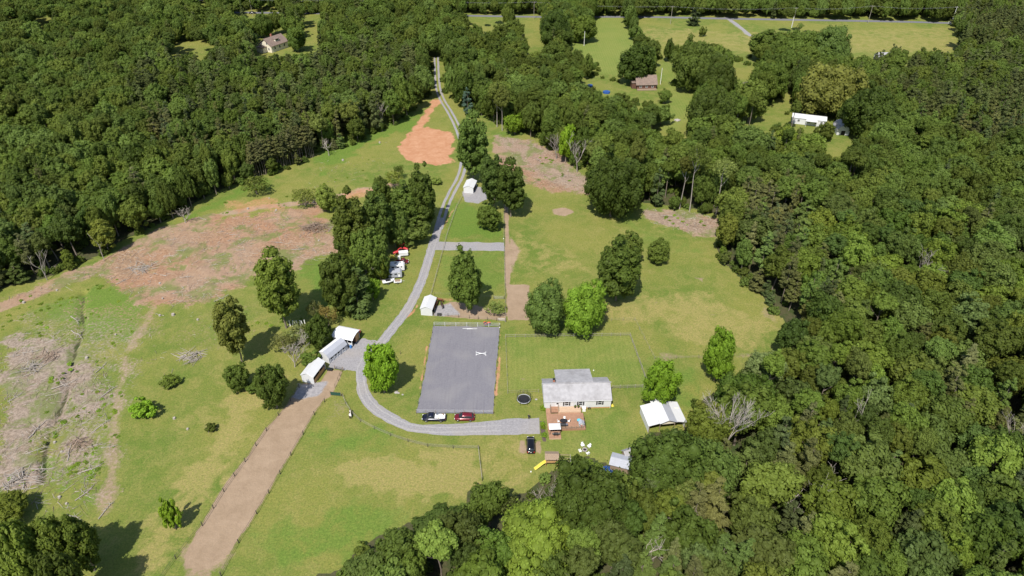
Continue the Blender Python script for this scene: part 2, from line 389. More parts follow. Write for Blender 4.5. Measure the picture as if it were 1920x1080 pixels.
paint('debris', [(330,590),(560,560),(470,640),(400,680),(280,640)], 8, .33, 10)
line('bare', [(290,575),(270,610),(240,660),(222,730),(215,800),(212,860),(200,930),(195,960)], 4.0, 2.6, .60, 2.4)
line('debris', [(-40,590),(0,575),(90,540),(200,492),(300,440),(400,408)], 7, 2, 1.0, 2)
paint('shale', [(-40,600),(120,590),(260,620),(260,800),(200,950),(-40,960)], 6, 1, 6)
paint('shale', [(930,250),(1000,262),(1105,330),(1105,365),(1040,350),(960,300)], 3, .6, 4)
paint('shale', [(1200,390),(1350,408),(1352,445),(1220,420)], 3, .6, 3)
for P, a in (([(60,580),(230,520),(290,560),(250,640),(150,620),(70,600)], .8), ([(590,270),(760,215),(800,205),(780,240),(720,260),(600,330)], .8), ([(540,395),(600,380),(620,400)], .6), ([(360,395),(440,355),(520,330),(500,350),(400,390),(330,425)], .8), ([(130,560),(200,520),(215,560),(170,600)], .9), ([(150,700),(230,640),(260,720),(230,860),(180,860)], .45), ([(40,880),(180,830),(190,950),(120,960)], .6), ([(560,480),(640,480),(620,560),(570,540)], .7), ([(640,500),(830,330),(860,330),(800,520),(700,600),(640,590)], .35), ([(1160,380),(1240,440),(1330,470),(1240,480),(1150,420)], .5), ([(1200,650),(1320,690),(1310,760),(1220,790),(1190,720)], .55), ([(560,800),(720,790),(740,850),(600,880)], .6), ([(480,1000),(640,930),(800,940),(740,985),(640,1060),(500,1080)], .6), ([(960,250),(930,240),(925,260)], .6),
             ([(830,380),(940,380),(945,450),(825,450)], .7), ([(815,475),(944,475),(944,555),(812,555)], .5)):
    paint('lush', P, 5, a, 6)
for P, a in (([(720,850),(890,845),(900,890),(860,930),(740,960),(640,900),(590,880),(640,850)], .8), ([(950,890),(1000,880),(980,930),(930,920)], .6), ([(430,740),(540,700),(480,800),(380,950),(300,1080),(230,1080),(330,900)], .7), ([(760,700),(860,600),(880,620),(790,720)], .3), ([(1080,560),(1300,540),(1460,600),(1460,650),(1260,650),(1240,600),(1120,610)], .6), ([(960,430),(1100,480),(1110,520),(980,520),(955,480)], .45), ([(1120,360),(1280,420),(1220,460),(1110,430)], .35), ([(1200,50),(1400,60),(1800,50),(1800,100),(1400,100),(1200,80)], .5), ([(900,820),(1010,815),(1000,870),(910,900)], .5), ([(300,820),(420,640),(500,700),(440,800),(380,850)], .35)):
    paint('dry', P, 5, a, 6)
# beaten earth
paint('bare', [(568,718),(600,718),(616,692),(642,696),(634,716),(618,745),(607,753),(590,776),(545,850),(480,960),(446,1012),(432,1036),(400,1062),(368,1072),(343,1062),(352,1030),(380,978),(420,914),(460,860),(500,802),(545,748)], .8, 1, .5)
paint('bare', [(310,1110),(345,1030),(380,985),(450,1000),(435,1040),(405,1080),(400,1110)], 2.5, .60, 3)
paint('bare', [(620,735),(660,760),(650,800),(590,800)], 4, .45, 3)
paint('bare', [(948,532),(992,535),(990,600),(952,600)], .5, .95, .6)
line('bare', [(948,330),(949,380),(951,450),(952,540)], 1.6, .5, .9, .4)
paint('bare', [(955,440),(975,470),(958,510)], 1.5, .8, 1)
paint('bare', [(845,565),(880,570),(946,585),(948,600),(880,598),(812,590),(822,575)], .5, .95, .4)
paint('bare', [(1035,392),(1060,388),(1080,397),(1060,405),(1040,402)], 1, .8, 1)
paint('bare', [(1425,560),(1450,590),(1462,620),(1430,590)], 2, .5, 2)
paint('bare', [(1230,660),(1320,665),(1440,663),(1440,670),(1240,676)], 1.5, .5, 1.2)
paint('bare', [(975,825),(985,825),(990,850),(975,848)], .5, .7, .6); paint('bare', [(1003,825),(1014,825),(1014,850),(1004,848)], .5, .7, .6)
paint('bare', [(1300,520),(1322,520),(1318,530)], 1, .6, 1)
line('clay', [(757,598),(775,585),(783,572)], .6, .4, .8, .5); line('clay', [(800,650),(792,700),(786,730)], .7, .4, .8, .6); line('clay', [(937,620),(936,680),(930,740)], .9, .4, .7, .6)
line('clay', [(822,560),(845,563)], 2, .6, .5, .5)
line('clay', [(833,425),(845,400),(856,386)], .8, .5, .6, .6)
line('clay', [(1075,470),(1130,477)], .5, .4, .5, .6)
line('wood', [(158,548),(152,580),(156,615),(142,650),(130,700),(122,740),(110,775),(98,800),(82,850),(78,900)], .8, .5, .75, .9)  # gully line drawn in the dark wood floor tone
for x0 in (1020, 1070, 740, 700, 660): pass
for k in range(26):
    u_, v_ = rnd.uniform(640, 1400), rnd.uniform(440, 760); 
    paint('bare', [(u_, v_), (u_ + rnd.uniform(4, 12), v_ - 1), (u_ + 6, v_ + rnd.uniform(1, 3))], .6, .55, .7)
# mown or thin grass, gravel pads
paint('mow', [(1114,33),(1167,33),(1190,82),(1169,118),(1160,142),(1126,136),(1072,90),(1072,76)], 2, 1, 2)
paint('mow', [(1229,118),(1265,119),(1299,172),(1293,217),(1265,254),(1232,242),(1258,181)], 2, .8, 2)
paint('mow', [(952,628),(1182,626),(1210,718),(955,730)], 1, .6, .5)
paint('mow', [(1010,815),(1150,770),(1200,800),(1140,860),(1000,890)], 2, .4, 2)
paint('gravel', [(868,360),(890,350),(914,352),(914,372),(895,382),(872,378)], .8, .9, 1)
paint('gravel', [(812,575),(845,568),(862,590),(815,592)], .8, .8, .8)
paint('gravel', [(560,720),(612,715),(600,745),(548,745)], 1.2, .8, 1.5)
paint('gravel', [(668,694),(700,640),(680,632),(640,652),(616,690)], .8, .8, .6)
paint('gravel', [(1355,31),(1366,31),(1412,68),(1400,66)], 1, .6, 1)
shade = op * 1.0
gul = gxy([(158,548),(152,580),(156,615),(142,650),(130,700),(122,740),(110,775),(98,800),(82,850),(78,900)])
near = (X < -50) & (X > -160) & (Y < 240) & (Y > 70)
Z[near] -= .7 * (1 - sm(segdist(X[near], Y[near], gul), .3, 1.6))
Z += np.where(ch['debris'] > .3, (W3 - .5) * .5 + (W1 - .5) * .8, 0) * ch['debris']
Z += .12 * (W1 - .5) * (1 - ch['debris']) * 0
nx, ny = len(xs), len(ys)
ii = (np.arange(ny - 1)[:, None] * nx + np.arange(nx - 1)[None, :]).ravel()
Q = np.stack([ii, ii + 1, ii + nx + 1, ii + nx], 1)
one = np.ones_like(X)
at = {}
for nm, ks in (('w_a', ('clay', 'debris', 'dry')), ('w_b', ('lush', 'wood', 'bare')), ('w_c', ('gravel', 'mow', 'shale'))):
    at[nm] = ('POINT', 'FLOAT_COLOR', np.stack([ch[k] for k in ks] + [one], 1).astype(np.float32))

n = N('pasture_and_earth'); pos = n.n('NewGeometry').outputs['Position']
def attr(nm):
    s_ = n.n('SeparateColor'); n.l(n.n('Attribute', attribute_name=nm, attribute_type='GEOMETRY').outputs['Color'], s_.inputs[0]); return s_.outputs
A, B, C = attr('w_a'), attr('w_b'), attr('w_c')
big = n.noise(pos, .028, 4, .6, .3); mid = n.noise(pos, .22, 9, .74, .4); fine = n.noise(pos, 1.3, 6, .72); tiny = n.noise(pos, 5, 3, .7)
mp = n.n('Mapping'); mp.inputs['Scale'].default_value = (1, .45, 1); mp.inputs['Rotation'].default_value = (0, 0, .5); n.l(pos, mp.inputs[0])
streak = n.noise(mp.outputs[0], .8, 6, .75, 1.2)
gr = n.mix(n.ramp(big, .42, .58), (.110, .150, .028), (.178, .180, .044))
gr = n.mix(n.math('MULTIPLY', n.ramp(mid, .44, .62), .65), gr, (.222, .200, .064))
gr = n.mix(n.math('MULTIPLY', n.ramp(fine, .50, .66), .6), gr, (.098, .148, .026))
gr = n.mix(n.math('MULTIPLY', n.ramp(streak, .56, .70), .32), gr, (.30, .24, .11))
def w_(sock, nz, k=.9, lo=.35, hi=.65):
    return n.ramp(n.math('ADD', sock, n.math('MULTIPLY', n.math('SUBTRACT', nz, .5), k)), lo, hi)
dry = n.mix(n.ramp(fine, .35, .65), (.29, .228, .096), (.215, .205, .06))
gr = n.mix(n.math('MULTIPLY', w_(A[2], mid, 1.3), .82), gr, dry)
lush = n.mix(n.ramp(fine, .35, .68), (.115, .190, .030), (.075, .130, .020))
gr = n.mix(n.math('MULTIPLY', w_(B[0], mid, 1.3), .8), gr, lush)
wv = n.n('TexWave', wave_type='BANDS', bands_direction='X'); wv.inputs['Scale'].default_value = .22; wv.inputs['Distortion'].default_value = .6; n.l(pos, wv.inputs[0])
mow = n.mix(n.ramp(wv.outputs['Fac'], .35, .65), (.150, .195, .044), (.178, .215, .054))
gr = n.mix(n.math('MULTIPLY', C[1], .6), gr, mow)
bare = n.mix(n.ramp(mid, .35, .68), (.255, .182, .118), (.335, .245, .165)); bare = n.mix(n.math('MULTIPLY', n.ramp(streak, .5, .7), .3), bare, (.24, .17, .115))
gr = n.mix(.55, gr, n.mix(n.ramp(n.noise(pos, 2.4, 6, .85), .36, .64), (.20, .26, .20), (.82, .78, .70)), 'OVERLAY')
col = n.mix(w_(B[2], fine, .9), gr, bare)
deb = n.mix(n.ramp(fine, .35, .62), (.19, .112, .066), (.345, .235, .150)); deb = n.mix(n.math('MULTIPLY', n.ramp(big, .4, .6), .5), deb, (.31, .155, .085))
deb = n.mix(n.math('MULTIPLY', n.ramp(n.noise(pos, .045, 3, .6), .42, .55), .6), deb, (.30, .215, .15))
deb = n.mix(n.math('MULTIPLY', C[2], .8), deb, n.mix(n.ramp(fine, .35, .62), (.15, .125, .095), (.33, .27, .22)))
deb = n.mix(n.math('MULTIPLY', n.ramp(streak, .60, .74), .6), deb, (.45, .37, .30)); deb = n.mix(n.math('MULTIPLY', n.ramp(streak, .42, .30), .8), deb, (.10, .075, .05))
deb = n.mix(n.math('MULTIPLY', n.ramp(n.noise(pos, .09, 5, .7, .5), .50, .60), .8), deb, (.13, .16, .042))
col = n.mix(w_(A[1], fine, 1.4), col, deb)
clay = n.mix(n.ramp(mid, .35, .65), (.37, .175, .088), (.47, .26, .15)); clay = n.mix(n.math('MULTIPLY', n.ramp(streak, .5, .7), .35), clay, (.30, .135, .07))
col = n.mix(w_(A[0], fine, .9), col, clay)
grv = n.mix(n.ramp(fine, .35, .65), (.22, .21, .215), (.34, .32, .32))
col = n.mix(w_(C[0], fine, .8), col, grv)
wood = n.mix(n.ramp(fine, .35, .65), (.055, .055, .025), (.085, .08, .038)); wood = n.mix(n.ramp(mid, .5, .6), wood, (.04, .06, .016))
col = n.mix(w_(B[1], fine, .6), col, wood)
hgt = n.math('ADD', n.math('MULTIPLY', fine, 1.0), n.math('MULTIPLY', tiny, .5))
n.bsdf(col, .95, bump=hgt, bstr=.55, bdist=.35, spec=.15)
M['ground'] = n.m
go = link('ground', np_mesh('ground', np.stack([X, Y, Z], 1), Q, [M['ground']], at, True)); tag(go, kind='structure')

# ------------------------------------------------------------------ gravel sheets
def strip(name, L_, R_, m, z, px=True, jit=.15, k=6, kind='structure'):
    L_ = catmull(L_, k); R_ = catmull(R_, k); vs_ = []; fs = []
    for i, (a, b) in enumerate(zip(L_, R_)):
        a = g(*a) if px else Vector((*a, 0)); b = g(*b) if px else Vector((*b, 0))
        a.x += rnd.uniform(-jit, jit); b.x += rnd.uniform(-jit, jit); a.y += rnd.uniform(-jit, jit); b.y += rnd.uniform(-jit, jit)
        vs_ += [(a.x, a.y, z), ((a.x + b.x) / 2, (a.y + b.y) / 2, z + .03), (b.x, b.y, z)]
        if i: j = 3 * i; fs += [(j - 3, j - 2, j + 1, j), (j - 2, j - 1, j + 2, j + 1)]
    o = MB().add(vs_, fs).build(name, m); return tag(o, kind=kind)
def offs(P, wid):
    P = [np.array(g(*p))[:2] for p in P]; L_, R_ = [], []
    for i, p in enumerate(P):
        d = P[min(i + 1, len(P) - 1)] - P[max(i - 1, 0)]; d = d / np.linalg.norm(d); nn = np.array((-d[1], d[0]))
        L_.append(p + nn * wid / 2); R_.append(p - nn * wid / 2)
    return L_, R_
dl = [(828,408),(818,440),(808,470),(799,500),(789,530),(774,562),(757,590),(737,615),(717,640),(700,655)]
a, b = offs(dl, 3.0); strip('gravel_driveway', a, b, M['gravel'], .012, False)
lp = [(690,664),(677,690),(677,712),(684,742),(705,768),(738,788),(771,801),(825,806),(897,804),(940,802)]
for cl_ in (dl, lp):
    for o_ in (-.8, .8):
        P = [np.array(g(*p))[:2] for p in catmull(cl_, 4)]; q = []
        for i, p in enumerate(P):
            d = P[min(i + 1, len(P) - 1)] - P[max(i - 1, 0)]; d = d / np.linalg.norm(d); q.append((p + np.array((-d[1], d[0])) * (o_ - .24), p + np.array((-d[1], d[0])) * (o_ + .24)))
        LATE = globals().setdefault('LATE', []); LATE.append(([a_ for a_, b_ in q], [b_ for a_, b_ in q]))
up = [(818,106),(819,135),(822,168),(832,192),(846,215),(862,250),(870,290),(864,328),(850,355),(838,380),(828,408),(822,430)]
for off_, nm in ((-1.05, 'wheel_track'), (1.05, 'wheel_track')):
    P = [np.array(g(*p))[:2] for p in catmull(up, 3)]; q = []
    for i, p in enumerate(P):
        d = P[min(i + 1, len(P) - 1)] - P[max(i - 1, 0)]; d = d / np.linalg.norm(d); q.append(p + np.array((-d[1], d[0])) * off_)
    L_ = [p + np.array((-.55, 0)) for p in q]; R_ = [p + np.array((.55, 0)) for p in q]
    strip(nm, L_, R_, M['gravel'], .010, False, k=2, jit=.1)
strip('gravel_loop', [(676,660),(668,680),(667,704),(673,745),(695,772),(728,793),(765,808),(825,816),(897,816),(960,815),(1012,813)],
      [(704,650),(686,680),(687,712),(695,738),(716,762),(748,781),(777,794),(825,796),(897,791),(960,785),(1012,784)], M['gravel'], .016, k=5)
def sheet(name, P, m, z, jit=0, sub=10):
    pts = []
    for i in range(len(P)):
        a_, b_ = g(*P[i]), g(*P[(i + 1) % len(P)])
        for k in range(sub):
            p = a_.lerp(b_, k / sub); pts.append((p.x + rnd.uniform(-jit, jit), p.y + rnd.uniform(-jit, jit), z))
    o = MB().add(pts, [tuple(range(len(pts)))]).build(name, m); return tag(o, kind='structure')
for a_, b_ in LATE: strip('wheel_track', a_, b_, M['ruts'], .055, False, k=2, jit=.09)
sheet('gravel_yard', [(679,634),(712,641),(700,656),(690,664),(682,676),(672,695),(645,694),(616,688),(622,676),(641,653),(664,650),(671,642)], M['gravel'], .008, .25)
sheet('riding_arena', [(813,611),(937,613),(934,650),(928,720),(925,776),(781,775),(795,710),(805,650)], M['arena'], .020, .18)
sheet('gravel_crossing', [(818,453),(945,455),(946,471),(815,469)], M['gravel'], .008, .3)
sheet('gravel_pad', [(870,360),(912,352),(914,373),(896,381),(872,377)], M['gravel'], .006, .4)
strip('county_road', [(x, y) for x, y in ((-300,21),(300,21),(700,25),(1000,30),(1200,30),(1400,34),(1640,38),(1790,42),(2300,56))],
      [(x, y) for x, y in ((-300,24),(300,24),(700,28),(1000,33),(1200,33.3),(1400,37.3),(1640,41.3),(1790,45),(2300,60))], M['asphalt'], .03, k=4)
strip('field_lane', [(1356,33),(1372,42),(1392,57),(1404,68)], [(1366,33),(1380,42),(1398,56),(1412,68)], M['gravel'], .02, k=4)

# ------------------------------------------------------------------ tree kinds
def ico(n=1):
    bm = bmesh.new(); bmesh.ops.create_icosphere(bm, subdivisions=n, radius=1); v = np.array([q.co[:] for q in bm.verts]); f = np.array([[q.index for q in p.verts] for p in bm.faces]); bm.free(); return v, f
ICO = ico(1)
def rand_dirs(r, n):
    d = r.normal(size=(n, 3)); return d / np.linalg.norm(d, axis=1, keepdims=True)
def leaf_quads(r, P, Nn, size, asp=1.0, dirv=None):
    n = len(P); t = np.cross(Nn, rand_dirs(r, n)) if dirv is None else dirv - Nn * (dirv * Nn).sum(1, keepdims=True)
    t /= np.linalg.norm(t, axis=1, keepdims=True) + 1e-9; b = np.cross(Nn, t)
    a = size * r.uniform(.6, 1.3, (n, 1)); c = a * asp * r.uniform(.6, 1.1, (n, 1))
    bend = Nn * a * r.uniform(-.25, .1, (n, 1))
    V = np.stack([P - t * a, P - b * c + bend * .5, P + t * a * r.uniform(.7, 1.1, (n, 1)) + bend, P + b * c], 1).reshape(-1, 3)
    return V, np.arange(4 * n).reshape(-1, 4)
def crown(name, seed, r0, b0, lobes, leaves, leaf, kind='broad', m=None):
    r = np.random.default_rng(seed); cen = []; rad = []; sq = 1.0
    full = kind == 'full'; am = .75 if full else 1.0; kind = 'broad' if full else kind
    if kind == 'broad':
        a1, a2, a3 = r.uniform(0, 6.28, 3); lobes = int(lobes * 1.9)
        for k in range(lobes):
            z = 1 - (1.92 if full else 1.74) * (k + .5) / lobes; ph = k * 2.39996 + r.uniform(-.5, .5)
            q = math.sqrt(max(0, 1 - z * z)); d = np.array((q * math.cos(ph), q * math.sin(ph), z + r.uniform(-.15, .15)))
            env = (.95 if full else .86) + am * (.16 * math.sin(2 * ph + a1 + z) + .10 * math.sin(3 * ph + a2 - 2 * z) + .08 * math.sin(5 * z + a3))
            lr = r.uniform(.11, .27) * r0; f = r.uniform(.72, 1.04) * env * (1 - lr / r0 * .6)
            cen.append(d * (r0, r0, b0) * f * (1 if z > 0 else .92)); rad.append(lr)
        for k in range(int(lobes * .16)):
            d = rand_dirs(r, 1)[0]; cen.append(d * (r0, r0, b0) * r.uniform(.2, .42)); rad.append(r.uniform(.28, .36) * r0)
    elif kind == 'open':
        for k in range(lobes):
            d = rand_dirs(r, 1)[0]; d[2] = abs(d[2]) * 1.2 - .4; cen.append(d * (r0, r0, b0) * r.uniform(.35, .92)); rad.append(r.uniform(.12, .24) * r0)
    else:
        sq = .55; lv = 11
        for k in range(lv):
            t = (k + .3) / lv; pr = r0 * (math.sin(min(1, t * 2.6 + .25) * math.pi / 2)) * (1 - t) ** .62
            for j in range(max(2, int(6.5 * (1 - t) + 2))):
                ph = r.uniform(0, 6.28); f = r.uniform(.35, 1.0); 
                cen.append(np.array((math.cos(ph) * pr * f, math.sin(ph) * pr * f, -b0 + 2 * b0 * t + (1 - f) * .12 * b0 + r.uniform(-.1, .1) * b0))); rad.append(r.uniform(.17, .30) * r0 * (1.1 - .5 * t))
        cen.append(np.array((0, 0, b0 * .92))); rad.append(.13 * r0)
    cen = np.array(cen); rad = np.array(rad); L = len(cen); S = np.array((1, 1, sq))
    wts = rad ** 2; cnt = np.maximum(6, (leaves * wts / wts.sum()).astype(int)); Vs, Qs, lv_ = [], [], []
    lobv = r.uniform(0, 1, L); nv = 0
    for i in range(L):
        d = rand_dirs(r, cnt[i] * 2)
        o = cen[i] / (np.linalg.norm(cen[i]) + 1e-6); keep = (d @ o) > (-.35 if kind == 'broad' else -.8); d = d[keep][:cnt[i]]
        bumpy = 1 + .18 * np.sin(d[:, 0] * 7 + i) * np.cos(d[:, 1] * 6 - i)
        P = cen[i] + d * rad[i] * S * (r.uniform(.76, 1.0, (len(d), 1)) * (1 + .32 * r.uniform(0, 1, (len(d), 1)) ** 3) * bumpy[:, None])
        q = np.linalg.norm((P[:, None, :] - cen[None]) / (rad[None, :, None] * S), axis=2); q[:, i] = 9
        k2 = (q.min(1) > .78); P = P[k2]; d = d[k2]
        if kind == 'pine':
            out = P * (1, 1, .0); out /= np.linalg.norm(out, axis=1, keepdims=True) + 1e-6
            dirv = out + rand_dirs(r, len(P)) * .6 + (0, 0, .35); Nn = rand_dirs(r, len(P)) * .6 + (0, 0, .8) + d * .5
            Nn /= np.linalg.norm(Nn, axis=1, keepdims=True); V_, Q_ = leaf_quads(r, P, Nn, leaf, .30, dirv)
        else:
            Nn = d + rand_dirs(r, len(P)) * .55 + (0, 0, .3); Nn /= np.linalg.norm(Nn, axis=1, keepdims=True)
            V_, Q_ = leaf_quads(r, P, Nn, leaf, .75)
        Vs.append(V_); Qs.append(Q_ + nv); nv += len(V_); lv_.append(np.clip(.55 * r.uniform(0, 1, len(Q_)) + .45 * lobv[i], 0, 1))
    if kind != 'open':
        iv, f = ICO
        for i in range(L):
            s_ = rad[i] * (.80 if kind == 'broad' else .6) * S
            V_ = cen[i] + iv * s_ * (1 + .12 * np.sin(iv[:, :1] * 9 + i))
            T4 = np.concatenate([f, f[:, 2:3]], 1)
            Vs.append(V_); Qs.append(T4 + nv); nv += len(V_); lv_.append(np.full(len(f), .1 + .3 * lobv[i]))  # inner leaf mass darker: shade between the lobes put into its colour
    V = np.concatenate(Vs); Q = np.concatenate(Qs); lvv = np.concatenate(lv_).astype(np.float32)
    tri = Q[:, 2] == Q[:, 3]
    me = bpy.data.meshes.new(name); me.vertices.add(len(V)); me.vertices.foreach_set('co', V.astype(np.float32).ravel())
    k_ = np.where(tri, 3, 4); li = np.concatenate([Q[~tri].ravel(), Q[tri][:, :3].ravel()]); k_ = np.concatenate([np.full((~tri).sum(), 4), np.full(tri.sum(), 3)])
    lvv = np.concatenate([lvv[~tri], lvv[tri]])
    me.loops.add(len(li)); me.loops.foreach_set('vertex_index', li.astype(np.int32)); me.polygons.add(len(k_))
    me.polygons.foreach_set('loop_start', np.concatenate([[0], np.cumsum(k_)[:-1]]).astype(np.int32))
    a_ = me.attributes.new('lv', 'FLOAT', 'FACE'); a_.data.foreach_set('value', lvv)
    me.materials.append(m); me.update(calc_edges=True); me.validate(); return me
def trunk_mesh(name, seed, h, r, m, branches=6, spread=.5, fork=.55):
    q = random.Random(seed); mb = MB(); p = Vector((0, 0, -.2)); pts = [p]; rr = [r * 1.25]
    for k in range(5):
        p = p + Vector((q.uniform(-.03, .03) * h, q.uniform(-.03, .03) * h, (h + .2) / 5)); pts.append(p); rr.append(r * (1 - .16 * (k + 1)))
    mb.path(pts, rr, 7)
    for k in range(branches):
        t = fork + (1 - fork) * (k + .5) / branches; i = min(4, int(t * 5)); a_ = pts[i].lerp(pts[i + 1], t * 5 - i); ph = q.uniform(0, 6.28); Lb = h * spread * (1.25 - t) * q.uniform(.8, 1.2)
        m1 = a_ + Vector((math.cos(ph), math.sin(ph), .6)) * Lb * .5; m2 = m1 + Vector((math.cos(ph + q.uniform(-.5, .5)), math.sin(ph + q.uniform(-.5, .5)), .9)) * Lb * .4
        mb.path([a_, m1, m2], [r * .4, r * .25, r * .08], 5)
    return mb.mesh(name, m)
KIND = {}
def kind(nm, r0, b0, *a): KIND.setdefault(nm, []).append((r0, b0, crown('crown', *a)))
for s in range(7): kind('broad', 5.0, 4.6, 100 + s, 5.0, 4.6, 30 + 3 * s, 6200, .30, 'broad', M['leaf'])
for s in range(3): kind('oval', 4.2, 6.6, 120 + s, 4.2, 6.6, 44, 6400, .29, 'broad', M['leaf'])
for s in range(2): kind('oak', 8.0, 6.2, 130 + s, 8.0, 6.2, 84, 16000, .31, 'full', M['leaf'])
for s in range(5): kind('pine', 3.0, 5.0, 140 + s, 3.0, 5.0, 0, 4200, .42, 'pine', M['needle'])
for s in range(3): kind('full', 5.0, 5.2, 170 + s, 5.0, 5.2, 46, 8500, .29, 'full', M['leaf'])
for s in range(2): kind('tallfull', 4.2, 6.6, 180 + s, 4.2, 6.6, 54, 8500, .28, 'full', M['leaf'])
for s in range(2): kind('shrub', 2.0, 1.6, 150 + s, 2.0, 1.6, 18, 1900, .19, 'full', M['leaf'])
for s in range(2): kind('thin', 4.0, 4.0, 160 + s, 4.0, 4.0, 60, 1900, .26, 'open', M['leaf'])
TRUNK = {'broad': [trunk_mesh('trunk', 5 + s, 10, .24, M['bark']) for s in range(2)], 'pine': [trunk_mesh('trunk', 25 + s, 10, .17, M['bark'], 4, .18, .7) for s in range(2)]}
def add_tree(x, y, zc, r, b, kd, label, cat, group=None, tint=None, name=None, hue=None, trunk=True, q=rnd):
    e = empty(name or {'pine': 'pine_tree', 'shrub': 'shrub'}.get(kd, 'broadleaf_tree'), (x, y, 0), q.uniform(0, 6.28), label, cat, group)
    r0, b0, me = q.choice(KIND[kd]); c = link('crown', me, e, (0, 0, zc)); c.scale = (r / r0 * q.uniform(.9, 1.1), r / r0 * q.uniform(.9, 1.1), b / b0); c.rotation_euler = (q.uniform(-.09, .09), q.uniform(-.09, .09), 0)
    if tint: c.color = (*tint, 1)
    if trunk:
        t = link('trunk', q.choice(TRUNK['pine' if kd == 'pine' else 'broad']), e); k = .6 + r * .09; hgt = (zc + (.2 if kd != 'pine' else .6) * b) / 10; t.scale = (k, k, hgt)
    return e
TREES = []   # x, y, r of everything standing, to keep the woods off it
def T(uc, vt, vb, wpx, c0, kd, label, cat='tree', tint=None, group=None, name=None, trunk=True):
    vc = (vt + vb) / 2; z = 5.0
    for _ in range(6):
        p = g(uc, vc, z); s_ = p.y * cs + (CH - z) * sn; k = F / s_; r = wpx * (.51 if 'full' in kd or kd == 'oak' else .55) / k; hh = (vb - vt) * .53 / k
        al = math.atan2(CH - z, p.y); b = math.sqrt(max(hh * hh - (r * math.sin(al)) ** 2, (.55 * r * math.cos(al)) ** 2)) / math.cos(al); b = min(b, (1.15 if kd == 'oak' else 2.1) * r); z = c0 + b
    p = g(uc, vc, z); TREES.append((p.x, p.y, r))
    return add_tree(p.x, p.y, z, r, b, kd, label, cat, group, tint, name, trunk=trunk)
